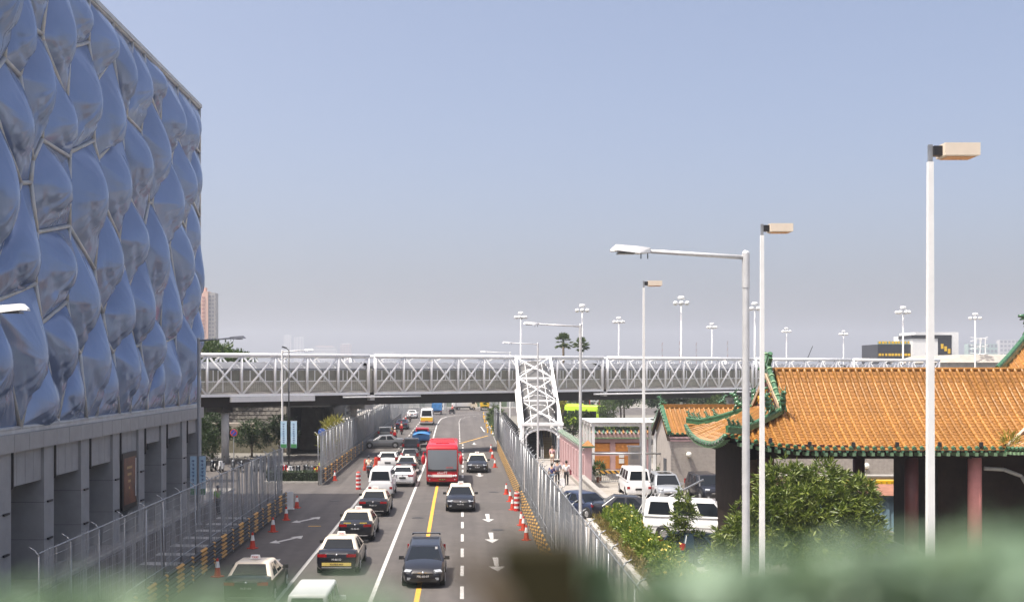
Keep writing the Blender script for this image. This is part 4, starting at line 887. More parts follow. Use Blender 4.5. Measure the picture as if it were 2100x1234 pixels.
MB().bar(bfront(-.15, -.03, .12), bfront(-.15, 1.02, .12), .26, .3).build('verge_ridge', GRN, bh); MB().bar((-.15, 3, 6.07), (-.15, 6.5, 4.3), .26, .3).build('verge_ridge', GRN, bh)
for i in range(8): p = bfront(-.15, i / 8, .3); MB().cyl(p, (p[0] - .2, p[1], p[2] - .05), .09, n=8).build('verge_tile', GRN, bh)
MB().bar((-.2, 3, 6.1), (17, 3, 6.1), .2, .25).build('main_ridge', TILE, bh)
tp2 = tp; tp = bh; beast((-.1, 3, 6.15), .55, R(180)); beast((4.4, 3, 6.2), .6, 0); tp = tp2
for i, (x, z) in enumerate(((1.25, 2.75), (13.9, 1.95))):
    g = MB().ball((x, -.25, z), .2, 14, 10).build('globe_lamp', M('globe_white', (.8, .78, .7), .25, var=.05), bh, True); MB().cyl((x, -.26, z - .21), (x, -.02, z - .2), .05, n=8).build('bracket', M('brass', (.5, .35, .12), .4, .5), g)
MB().bb((-.06, 1.6, .1), (-.01, 2.6, 2.3)).build('side_door', M('slate_door', (.06, .07, .08), .5), bh)

# ------------------------------------------------------------ pink gatehouse walls, pergola, gate
pw = thing('pink_wall', 'pink plaster boundary wall with tiled coping beside the pavement', 'wall', (9.0, 83, 0))
MB().bb((0, 0, 0), (.5, .5, 3.2)).build('gate_pier', PINKW, pw); MB().bb((.05, .5, 0), (.35, 22, 2.9)).build('wall', PINKW, pw)
MB().bb((-.12, -.12, 3.0), (.62, .62, 3.12)).bb((-.06, .62, 2.75), (.46, 22, 2.88)).build('cornice', CONC, pw)
for i in range(9):
    MB().bb((-.02, 1.2 + i * 2.4, .4), (.045, 2.4 + i * 2.4, 2.4)).build('recess_panel', M('pink_dark', (.40, .26, .26), .8, var=.1), pw)
for i in range(60): MB().cyl((.2 + .02, .2 + i * .36, 3.2), (-.2, .2 + i * .36, 3.02), .07, .07, 6).build('coping_tile', GRN if i % 3 else CONC, pw)
MB().add([(-.2, -.2, 3.12), (.7, -.2, 3.12), (.7, .7, 3.12), (-.2, .7, 3.12), (.25, .25, 3.55)], [(0, 1, 4), (1, 2, 4), (2, 3, 4), (3, 0, 4)]).build('pier_cap', TILE, pw); MB().bb((-.24, -.24, 3.04), (.74, -.16, 3.14)).bb((-.24, -.16, 3.04), (-.16, .74, 3.14)).build('cap_edge', GRN, pw)
gw = thing('gate_wall', 'pink wall with orange panels and tiled coping behind the pergola', 'wall', (10.3, 98, 0))
MB().bb((0, 0, 0), (6, .3, 3.2)).build('wall', PINKW, gw); OCH = M('ochre_panel', (.50, .20, .04), .6, var=.15, scale=4)
for (a, b) in ((.3, 2.5), (3.0, 5.2)):
    MB().bb((a, -.04, 1.65), (b, -.005, 2.35)).build('panel', OCH, gw); MB().bb((a, -.04, .15), (b, -.005, 1.25)).build('panel', OCH, gw); MB().bb((a - .05, -.06, 2.35), (b + .05, -.005, 2.42)).build('panel_frame', MAROON, gw)
MB().bb((-.1, -.15, 2.75), (6.1, .4, 2.85)).build('band', PGRN, gw)
for i in range(17): MB().cyl((.2 + i * .35, .15, 3.42), (.2 + i * .35, -.3, 3.22), .09, n=6).build('coping_tile', GRN if i % 2 else TILE, gw)
MB().bb((3.3, -.07, .6), (3.75, -.045, 1.0)).bb((3.3, -.07, 1.1), (3.75, -.045, 1.45)).build('notice', WHITE, gw)
bt = thing('gate_booth', 'small cream kiosk behind the white van', 'kiosk', (14.6, 95.0, 0)); MB().bb((-.5, 0, 0), (.4, 1.0, 2.2)).build('cabin', M('booth_cream', (.72, .66, .58), .6), bt); MB().bb((-.58, -.08, 2.2), (.48, 1.08, 2.3)).build('roof', WHITE, bt); MB().bb((-.35, -.02, 1.2), (.25, -.004, 1.9)).build('window', M('booth_window', (.55, .52, .48), .3), bt)
pg = thing('pergola', 'white steel tunnel frame of four portals at the gate', 'pergola', (10.3, 88.8, 0))
for i in range(4):
    y = i * 2.3
    for x in (0, 4.85): MB().bb((x - .1, y - .1, 0), (x + .1, y + .1, 4.3)).build('post', WHITE, pg)
    MB().bb((-.25, y - .12, 4.3), (5.1, y + .12, 4.5)).build('portal_beam', WHITE, pg)
for x in np.arange(-.1, 5, .7): MB().bb((x - .06, -.3, 4.5), (x + .06, 7.2, 4.6)).build('slat', WHITE, pg)
MB().bb((-.25, -.35, 4.602), (5.1, 7.25, 4.63)).build('roof_sheet', WHITE, pg)
hb = thing('height_bar', 'grey steel height limit bar in front of the pergola', 'barrier', (9.6, 84.0, 0)); MB().cyl((0, 0, 2.5), (5.6, 0, 2.5), .08, n=8).build('bar', GALV, hb, True); MB().bb((-.06, -.06, 0), (.06, .06, 2.55)).build('post', GALV, hb); MB().bb((5.5, -.06, 0), (5.62, .06, 2.55)).build('post', GALV, hb)
sg = thing('sliding_gate', 'low sliding gate with yellow and black striped rail', 'gate', (10.5, 86.8, 0)); MB().bb((0, -.03, .75), (2.9, .03, .98)).build('striped_rail', stripe_mat('gate_stripe', (.03, .03, .03), (.62, .34, .05), .42, 'X', .5, .45, 1.0), sg); MB().bb((0, -.03, .1), (2.9, .03, .16)).build('bottom_rail', GALV, sg)
for i in range(19): MB().cyl((.05 + i * .155, 0, .16), (.05 + i * .155, 0, .76), .014, n=5).build('bar', GALV, sg)
mark2 = sheet('lot_line', [[(10.9, 82.5), (13.0, 82.5), (13.0, 82.75), (10.9, 82.75)]], .012, LINE); struct(mark2)
for i, (x, y, s) in enumerate(((10.6, 87.6, .55), (15.1, 84.5, .6), (15.5, 86.8, .5))):
    t = thing('potted_plant', ('leafy potted plant by the striped gate', 'potted shrub at the right foot of the pergola', 'potted palm behind the pergola posts')[i], 'plant', (x, y, 0)); MB().cyl((0, 0, 0), (0, 0, .4), .18, .24, 10).build('pot', M('terracotta', (.3, .13, .07), .8), t, 40); p, d = clumps([((0, 0, .9), (s * .7, s * .7, s))], 40, 9, .2, 50 + i, .5); obj('foliage', leaf_mesh('foliage', LEAF_MID, p, d, .3, .08, i), t)
# low wall and planter hedge along the lot
lw = thing('low_wall', 'low pale concrete wall between pavement and parked cars', 'wall', (8.7, 66, 0)); MB().bb((-.12, 0, 0), (.12, 16.6, .95)).build('wall', CONC, lw); MB().bb((-.2, -.02, .952), (.2, 16.62, 1.05)).build('coping', PAVE, lw)
hg = thing('flowering_hedge', 'green hedge with yellow flowers in a stone planter', 'hedge', (8.2, 52, 0))
for i in range(15): MB().bb((-1.25, -16 + i * 1.82, 0), (-.95, -14.2 + i * 1.82, .42)).build('planter_stone', KERB, hg)
MB().bb((-.94, -16, 0), (1.0, 11.2, .3)).build('soil', M('soil', (.07, .05, .035), .95), hg)
q = np.random.default_rng(8); lob = [((q.uniform(-.25, .65), y, q.uniform(.6, .95)), (.62, .7, .45)) for y in np.arange(-15.5, 10.9, .55)]
p, d = clumps(lob, 2300, 9, .16, 8, .6); obj('foliage', leaf_mesh('foliage', LEAF_HEDGE, p, d, .17, .065, 8), hg)
lob2 = [((-.75, y, .45), (.3, .5, .25)) for y in np.arange(-15.5, 10.9, .6)]; p, d = clumps(lob2, 420, 8, .14, 9, .8); obj('border_plants', leaf_mesh('border_plants', M('dry_leaf', (.12, .11, .03), .6, var=0, col2=(.27, .19, .06), island=True, trans=.2), p, d, .2, .04, 9), hg)
FLW = M('yellow_flower', (.80, .58, .06), .6, var=0, col2=(.85, .74, .25), island=True); fm = None
for i in range(90):
    c, rad = lob[int(q.integers(0, len(lob)))]
    if fm is None:
        m = MB()
        for k in range(6): a = k * math.pi / 3; m.add([(0, 0, 0), (.07 * math.cos(a - .4), .07 * math.sin(a - .4), .045), (.10 * math.cos(a), .10 * math.sin(a), .05), (.07 * math.cos(a + .4), .07 * math.sin(a + .4), .045)], [(0, 1, 2, 3)])
        m.ball((0, 0, .03), .025, 6, 4); fm = m.mesh('flower', FLW)
    th = q.uniform(0, 6.28); o = obj('flower', fm, hg, (c[0] + rad[0] * q.uniform(-.9, .9), c[1] + rad[1] * q.uniform(-.9, .9), c[2] + rad[2] * q.uniform(.75, 1.1))); o.rotation_euler = (q.uniform(-.2, 1.0), q.uniform(-.8, .8), th)
    s_ = q.uniform(.7, 1.25); o.scale = (s_, s_, s_)
# big leafy tree and sapling
tree('mango_tree', 'leafy green tree with long leaves in front of the temple', (13.65, 45.2, .2), [((0, 0, 3.0), (1.9, 1.7, 1.2)), ((-1.5, -.2, 2.3), (1.4, 1.3, 1.2)), ((1.5, .2, 2.9), (1.5, 1.4, 1.3)), ((-.7, .3, 4.0), (1.0, 1.0, .9)), ((.9, .2, 4.1), (1.0, .9, .7)), ((2.2, -.2, 2.0), (1.0, 1.1, .9)), ((-.2, -.5, 1.8), (1.7, 1.4, .9)), ((-2.6, -.2, 1.7), (.9, 1, .9)), ((2.3, .1, 3.7), (.7, .7, .6))], 1.5, .18, LEAF_BIG, 1900, 13, .30, .062, .12, 61, .25, .35)
tree('sapling', 'slender young tree in front of the white minibus', (9.9, 50.5, 0), [((0, 0, 3.1), (.3, .3, .5)), ((.05, 0, 2.3), (.5, .45, .45)), ((-.1, .1, 1.5), (.55, .5, .5)), ((.3, 0, .9), (.8, .6, .5))], 1.9, .05, LEAF_BIG, 190, 11, .27, .055, .12, 62, .3, .3)
tree('shrub_tree', 'low leafy shrub at the foot of the leafy tree', (11.0, 46.5, 0), [((0, 0, .9), (1.0, .9, .7)), ((1.0, -.2, 1.3), (.8, .8, .7))], .5, .06, LEAF_BIG, 330, 11, .26, .055, .12, 63, .3, .3)
# ------------------------------------------------------------ vehicles
def paint(name, c, metal=0.): return M('paint_' + name, c, .28, metal, var=.04, coat=.35)
P_BLACK = paint('black', (.008, .009, .014)); P_CREAM = paint('cream', (.74, .64, .50)); P_WHITE = paint('white', (.80, .80, .79)); P_RED = paint('red', (.46, .004, .012))
P_SILV = paint('silver', (.42, .44, .46), .5); P_BLUE = paint('navy', (.012, .02, .05)); P_GREY = paint('grey', (.10, .105, .11), .3); P_LIME = paint('lime', (.42, .62, .03)); P_YEL = paint('yellow', (.75, .46, .01)); P_TRUCK = paint('truckblue', (.03, .10, .25))
TRIM = M('black_trim', (.02, .02, .02), .6, var=0); RIM = M('alloy', (.45, .45, .46), .35, .7, var=0); WLET = M('white_letter', (.8, .8, .8), .5, var=0); RLET = M('red_letter', (.55, .02, .02), .5, var=0)
KIND = {
 'sedan': dict(L=4.8, W=1.82, st=[(-.5, .78, .42, .78), (-.492, .90, .32, .95), (-.46, .96, .24, 1.05), (-.36, 1, .2, 1.06), (-.1, 1, .2, .99), (.15, 1, .2, .97), (.32, .985, .2, .93), (.43, .95, .21, .82), (.485, .87, .25, .70), (.5, .7, .34, .6)],
               cab=(-.395, .235, -.225, .055, .90, 1.47, .972, .70), wh=(.30, -.295, .33)),
 'mpv': dict(L=4.6, W=1.72, st=[(-.5, .85, .4, .85), (-.492, .94, .3, 1.0), (-.46, .98, .22, 1.03), (-.2, 1, .2, 1.0), (.15, 1, .2, .98), (.33, .98, .2, .90), (.43, .94, .21, .78), (.487, .84, .25, .64), (.5, .66, .34, .55)],
             cab=(-.485, .255, -.41, -.03, .89, 1.50, .972, .72), wh=(.31, -.29, .33)),
 'suv': dict(L=4.5, W=1.82, st=[(-.5, .85, .45, .9), (-.492, .95, .36, 1.1), (-.46, .98, .3, 1.14), (-.2, 1, .28, 1.1), (.15, 1, .28, 1.07), (.33, .98, .28, 1.02), (.44, .96, .3, .93), (.49, .9, .34, .8), (.5, .78, .4, .7)],
             cab=(-.485, .25, -.42, .08, 1.0, 1.74, .972, .77), wh=(.31, -.29, .36)),
 'van': dict(L=4.6, W=1.68, st=[(-.5, .9, .4, 1.05), (-.494, .97, .3, 1.12), (-.46, .99, .22, 1.15), (-.1, 1, .2, 1.15), (.3, 1, .2, 1.15), (.43, .98, .2, 1.08), (.485, .93, .24, .95), (.5, .84, .34, .85)],
             cab=(-.492, .455, -.47, .30, 1.13, 1.95, .975, .80), wh=(.33, -.28, .32)),
 'kei': dict(L=3.4, W=1.42, st=[(-.5, .9, .4, 1.05), (-.494, .97, .3, 1.12), (-.46, .99, .22, 1.15), (-.1, 1, .2, 1.15), (.3, 1, .2, 1.13), (.44, .98, .2, 1.05), (.49, .93, .24, .95), (.5, .84, .34, .85)],
             cab=(-.492, .46, -.46, .30, 1.12, 1.87, .975, .84), wh=(.33, -.3, .27)),
 'minibus': dict(L=6.6, W=2.03, st=[(-.5, .92, .5, 1.2), (-.495, .98, .4, 1.3), (-.47, 1, .3, 1.32), (0, 1, .28, 1.32), (.38, 1, .28, 1.32), (.46, .97, .28, 1.2), (.493, .92, .32, 1.05), (.5, .84, .4, .95)],
             cab=(-.495, .475, -.485, .38, 1.3, 2.5, .985, .86), wh=(.33, -.26, .38)),
}
def wheel(parent, x, y, r, w_=.2):
    s = 1 if x > 0 else -1; o = thing_part('wheel', parent, (x, y, r))
    MB().cyl((-w_ / 2, 0, 0), (w_ / 2, 0, 0), r, n=16).build('tyre', RUBBER, o, 40)
    m = MB().cyl((s * (w_ / 2 - .01), 0, 0), (s * (w_ / 2 + .012), 0, 0), r * .62, r * .5, 12)
    for k in range(5): a = k * 1.2566; m.bar((s * (w_ / 2 + .014), 0, 0), (s * (w_ / 2 + .014), r * .55 * math.cos(a), r * .55 * math.sin(a)), .03, .05)
    m.build('rim', RIM, o)
def thing_part(name, parent, loc):
    o = bpy.data.objects.new(name, None); COL.objects.link(o); o.parent = parent; o.location = loc; o.empty_display_size = .1; return o
def car(name, label, cat, X, Y, rz, kind, body, roof=None, taxi=False, plate=None, group=None, extra=None, z=.004, scale=1.0, plate_mat=None):
    K = KIND[kind]; L, W = K['L'], K['W']; t = thing(name, label, cat, (X, Y, z), rz, group); t.scale = (scale,) * 3; hw = W / 2
    rings = []
    for (fy, fw_, zb, zt) in K['st']:
        w_ = hw * fw_; h = zt - zb; y = fy * L
        half = [(0, zb), (w_ * .82, zb), (w_ * .97, zb + .12 * h), (w_, zb + .38 * h), (w_ * .995, zb + .62 * h), (w_ * .965, zb + .80 * h), (w_ * .90, zt - .05 * h), (w_ * .72, zt), (w_ * .35, zt + .018)]
        ring = [(x, y, zz) for x, zz in half] + [(0, y, zt + .025)] + [(-x, y, zz) for x, zz in half[:0:-1]]
        rings.append(ring)
    b = MB().loft(rings).build('body', body, t, 38)
    yr, yf, tr, tf, zb, zt, fb_, ft = K['cab']; wb, wt = hw * fb_, hw * ft; fd = {'mpv': .13, 'sedan': .06, 'suv': .05}.get(kind, 0.)
    c = [(-wb, yr * L, zb), (wb, yr * L, zb), (wb, yf * L, zb), (-wb, yf * L, zb), (-wt, tr * L, zt), (wt, tr * L, zt), (wt, tf * L, zt - fd), (-wt, tf * L, zt - fd)]
    me = MB().add(c, [(0, 3, 2, 1), (4, 5, 6, 7), (0, 1, 5, 4), (1, 2, 6, 5), (2, 3, 7, 6), (3, 0, 4, 7)]).mesh('cabin', roof or body)
    bm = bmesh.new(); bm.from_mesh(me); ed = [e for e in bm.edges if min(v.co.z for v in e.verts) > zb + .01 or abs(e.verts[0].co.z - e.verts[1].co.z) > .1]
    bmesh.ops.bevel(bm, geom=ed, offset=.10, segments=3, affect='EDGES', profile=.6); bm.to_mesh(me); bm.free(); me.polygons.foreach_set('use_smooth', [True] * len(me.polygons)); me.set_sharp_from_angle(angle=R(50))
    cb = obj('cabin', me, t)
    V = [Vector(q) for q in c]
    def pane(nm, ia, u0, u1, v0, v1):
        a, b_, c_, d = [V[i] for i in ia]; nrm = (b_ - a).cross(d - a).normalized(); cen = sum(V, Vector()) / 8
        if nrm.dot((a + c_) / 2 - cen) < 0: nrm = -nrm
        def at(u, v): return a.lerp(b_, u).lerp(d.lerp(c_, u), v) + nrm * .008
        MB().add([at(u0, v0), at(u1, v0), at(u1 - .015, v1), at(u0 + .015, v1)], [(0, 1, 2, 3)]).build(nm, GLASS, cb)
    big = kind in ('van', 'kei', 'minibus')
    pane('rear_window', (0, 1, 5, 4), .09, .91, .14 if not big else .12, .86); pane('windscreen', (2, 3, 7, 6), .06, .94, .05, .91)
    for ia, f in (((1, 2, 6, 5), 1), ((3, 0, 4, 7), -1)):
        if big:
            n = 3 if kind != 'minibus' else 4
            for k in range(n):
                a, b2 = .05 + k * .9 / n, .05 + (k + 1) * .9 / n - .035; a, b2 = (a, b2) if f > 0 else (1 - b2, 1 - a); pane('side_window', ia, a, b2, .12, .86)
        else:
            for a, b2 in ((.17, .46), (.5, .80)): a, b2 = (a, b2) if f > 0 else (1 - b2, 1 - a); pane('side_window', ia, a, b2, .1, .86)
    wf, wr, r = K['wh']
    for x in (-1, 1):
        for f in (wf, wr):
            MB().cyl((x * (hw - .03), f * L, r + .02), (x * (hw + .006), f * L, r + .02), r * 1.2, n=18).build('wheel_arch', TRIM, t); wheel(t, x * (hw - .09), f * L, r)
        m = MB().box((x * (hw + .09), (yf - .1) * L, zb + .10), (.2, .1, .14)); m.bar((x * (hw - .06), (yf - .1) * L, zb + .05), (x * (hw + .02), (yf - .1) * L, zb + .08), .05, .04); m.build('mirror', TRIM if (taxi or body in (P_BLACK, P_BLUE, P_GREY)) else body, t)
        ztl = .92 if kind == 'sedan' else (1.0 if kind == 'mpv' else (1.12 if kind == 'suv' else .78))
        if kind in ('sedan',): MB().box((x * hw * .68, -.491 * L, .86), (.40, .10, .12), rz=x * .18).build('tail_light', REDL, t)
        elif kind in ('mpv', 'suv'): MB().box((x * hw * .84, -.489 * L, ztl - .05), (.24, .1, .3), rz=x * .2).build('tail_light', REDL, t)
        else: MB().box((x * hw * .86, -.497 * L, .72), (.2, .05, .16)).build('tail_light', REDL, t)
        zh = .68 if kind in ('sedan', 'mpv') else (.86 if kind == 'suv' else .86)
        hl = MB().box((x * hw * .70, .472 * L, zh), (.30, .18, .07), rz=-x * .5, rx=-.4).build('headlight', HEADL, t)
        MB().box((x * hw * .66, .494 * L, .4), (.14, .06, .1)).build('fog_lamp', HEADL if kind != 'van' else TRIM, t)
    MB().box((0, .495 * L, .56), (W * .5, .05, .12)).build('grille', TRIM, t); MB().box((0, .499 * L, .64), (W * .42, .02, .035)).build('grille_chrome', CHROME, t); MB().ball((0, .5 * L + .005, .64), .06, 10, 6).build('badge', CHROME, t, True)
    MB().box((0, .497 * L, .34), (W * .62, .04, .12)).build('lower_grille', TRIM, t)
    if kind == 'sedan':
        MB().box((0, -.494 * L, .94), (W * .52, .03, .045)).build('boot_chrome', CHROME, t); MB().box((0, -.495 * L, .36), (W * .7, .05, .05)).build('bumper_chrome', CHROME, t)
        MB().ball((0, -.5 * L, .90), .055, 8, 6).build('badge', CHROME, t, True)
    for s, yy in ((1, -.505 * L), (-1, .508 * L)):
        zz = .70 if s > 0 and kind == 'sedan' else (.5 if s < 0 else .62)
        pl = MB().box((0, yy, zz), (.5, .015, .13)).build('number_plate', plate_mat or PLATE, t)
        if plate: o = text(plate, .12, WLET, pl, (0, yy - s * .01, zz)); o.rotation_euler = (R(90), 0, 0 if s > 0 else R(180))
    if taxi:
        tx = MB().loft([[(-.19, -.08 + tr * 0, zt), (.19, -.08, zt), (.19, .08, zt), (-.19, .08, zt)], [(-.16, -.06, zt + .15), (.16, -.06, zt + .15), (.16, .06, zt + .15), (-.16, .06, zt + .15)]]).build('taxi_sign', WHITE, t, loc=(0, (tr + tf) / 2 * L - .05, 0))
        for s in (1, -1): o = text('TAXI', .11, RLET, tx, (0, -s * .085, zt + .07)); o.rotation_euler = (R(90), 0, 0 if s > 0 else R(180))
    MB().box((0, 0, .2), (W * .8, L * .8, .12)).build('underbody', TRIM, t)
    if extra: extra(t, K)
    return t
AW, TW = 0.0, math.pi      # heading away / towards the camera
def rear_at(px, py, L): x, y = G(px, py); return x * (y + L / 2) / y * 0 + x, y + L / 2
def yellow_strip(t, K):
    o = MB().box((0, -.506 * K['L'], .50), (1.25, .02, .13)).build('advert_strip', M('advert_yellow', (.72, .55, .14), .5), t); text('的士電召 8828', .09, M('brown_ink', (.12, .05, .02), .5), o, (0, -.506 * K['L'] - .013, .5))
tg = 'black and cream taxis queueing'
car('taxi', 'black and cream taxi parked tight against the casino barrier', 'taxi', -8.05, 43.9, AW, 'sedan', P_BLACK, P_CREAM, True, 'M-31-64')
car('taxi', 'black and cream taxi with a yellow advert strip on its rear bumper', 'taxi', -5.4, 50.2, AW, 'sedan', P_BLACK, P_CREAM, True, 'M-80-52', extra=yellow_strip)
def gold(t, K):
    for x in (-.4, .42): MB().box((x, -.4935 * K['L'], .99), (.36, .02, .05)).build('gold_sticker', M('gold_sticker', (.6, .45, .06), .5), t)
car('taxi', 'black and cream taxi with gold stickers on its boot lid', 'taxi', -5.5, 59.4, AW, 'sedan', P_BLACK, P_CREAM, True, 'M-40-43', extra=gold)
car('taxi', 'black and cream taxi directly behind the white panel van', 'taxi', -5.38, 69.2, AW, 'sedan', P_BLACK, P_CREAM, True, 'M-60-13')
car('taxi', 'black and cream taxi with lit red tail lights beside the white people carrier', 'taxi', -4.75, 95.6, AW, 'sedan', P_BLACK, P_CREAM, True, 'M-17-60')
car('taxi', 'oncoming black and cream taxi just ahead of the red coach', 'taxi', -.17, 71.4, TW, 'sedan', P_BLACK, P_CREAM, True, 'M-29-92')
car('taxi', 'oncoming black and cream taxi beside the red coach at the footbridge shadow', 'taxi', 1.2, 97.4, TW, 'sedan', P_BLACK, P_CREAM, True, 'M-18-60')
car('people_carrier', 'black oncoming people carrier straddling the yellow line', 'car', -1.62, 47.3, TW, 'mpv', P_BLACK, None, False, 'MK-60-07', extra=lambda t, K: (MB().box((0, -.455 * K['L'], 1.6), (1.2, .22, .035)).bb((-.62, -.47 * K['L'], 1.53), (-.56, -.44 * K['L'], 1.6)).bb((.56, -.47 * K['L'], 1.53), (.62, -.44 * K['L'], 1.6)).build('roof_spoiler', P_BLACK, t), MB().box((-.5, .135 * K['L'], 1.38), (.1, .01, .1)).build('permit_sticker', WHITE, t)))
car('small_van', 'small white van behind the taxi with yellow advert strip', 'van', -4.8, 36.1, AW, 'kei', P_WHITE)
car('panel_van', 'white panel van in the queue ahead of the taxis', 'van', -5.65, 78.7, AW, 'van', P_WHITE)
car('white_car', 'white saloon car partly hidden by the panel van', 'car', -4.55, 86.2, AW, 'sedan', P_WHITE, None, False)
car('people_carrier', 'white people carrier beside the scooter rider with red barriers', 'car', -6.6, 100.3, AW, 'mpv', P_WHITE, scale=1.05)
car('grey_car', 'dark grey hatchback in the footbridge shadow', 'car', -4.95, 105.6, AW, 'mpv', P_GREY)
car('black_suv', 'black off-roader in the footbridge shadow behind the blue pickup', 'car', -5.35, 116.5, AW, 'suv', P_BLACK)
car('silver_car', 'silver car turning across the road under the footbridge', 'car', -9.1, 125.8, R(97), 'sedan', paint('shaded_silver', (.16, .165, .175), .2))  # silver darkened in the paint, standing in for the footbridge's shade
car('grey_suv', 'grey off-roader close to the left fence beyond the footbridge', 'car', -9.6, 139.5, AW, 'suv', P_GREY)
car('blue_car', 'dark blue car behind the red motorcycle', 'car', -9.0, 166, AW, 'sedan', P_BLUE)
car('white_car', 'white saloon car far along the left fence', 'car', -9.2, 203, AW, 'sedan', P_WHITE)
car('light_bus', 'white and yellow public light bus beyond the footbridge', 'minibus', -5.75, 179.5, AW, 'minibus', P_WHITE, extra=lambda t, K: (MB().bb((-.95, -.5 * K['L'] - .012, .75), (.95, -.5 * K['L'] - .002, 1.25)).build('yellow_panel', P_YEL, t), MB().bb((-.9, -.5 * K['L'] - .014, .55), (.9, -.5 * K['L'] - .004, .72)).build('orange_band', M('orange_band', (.7, .18, .02), .5), t)))
car('parked_van', 'white van parked nose-in beside the pergola', 'van', 12.0, 78.8, AW, 'van', P_WHITE, scale=1.0)
car('silver_suv', 'silver off-roader with a black sunroof parked by the brick wall', 'car', 13.75, 76.4, TW, 'suv', P_SILV, extra=lambda t, K: MB().bb((-.42, -.9, 1.742), (.42, .2, 1.75)).build('sunroof', GLASS, t))
car('black_jeep', 'black off-roader parked half behind the temple', 'car', 16.5, 76.0, TW + .1, 'suv', P_BLACK)
car('minibus', 'white minibus parked sideways behind the young tree', 'minibus', 11.9, 58.3, R(-108), 'van', P_WHITE, scale=1.06, extra=lambda t, K: [MB().bb((s * (K['W'] / 2 + .001), -2.0, .62), (s * (K['W'] / 2 + .008), 1.4, .66)).build('side_stripe', GALV, t) for s in (-1, 1)])
car('blue_car', 'dark blue saloon at the end of the flowering hedge', 'car', 7.3, 67.4, R(-150), 'sedan', P_BLUE)
car('black_car', 'black saloon parked between the low wall and the hedge', 'car', 9.9, 65.6, R(-95), 'sedan', P_BLACK)
car('teal_car', 'dark teal hatchback below the leafy tree', 'car', 11.3, 51.4, R(-60), 'mpv', paint('teal', (.015, .03, .045)))
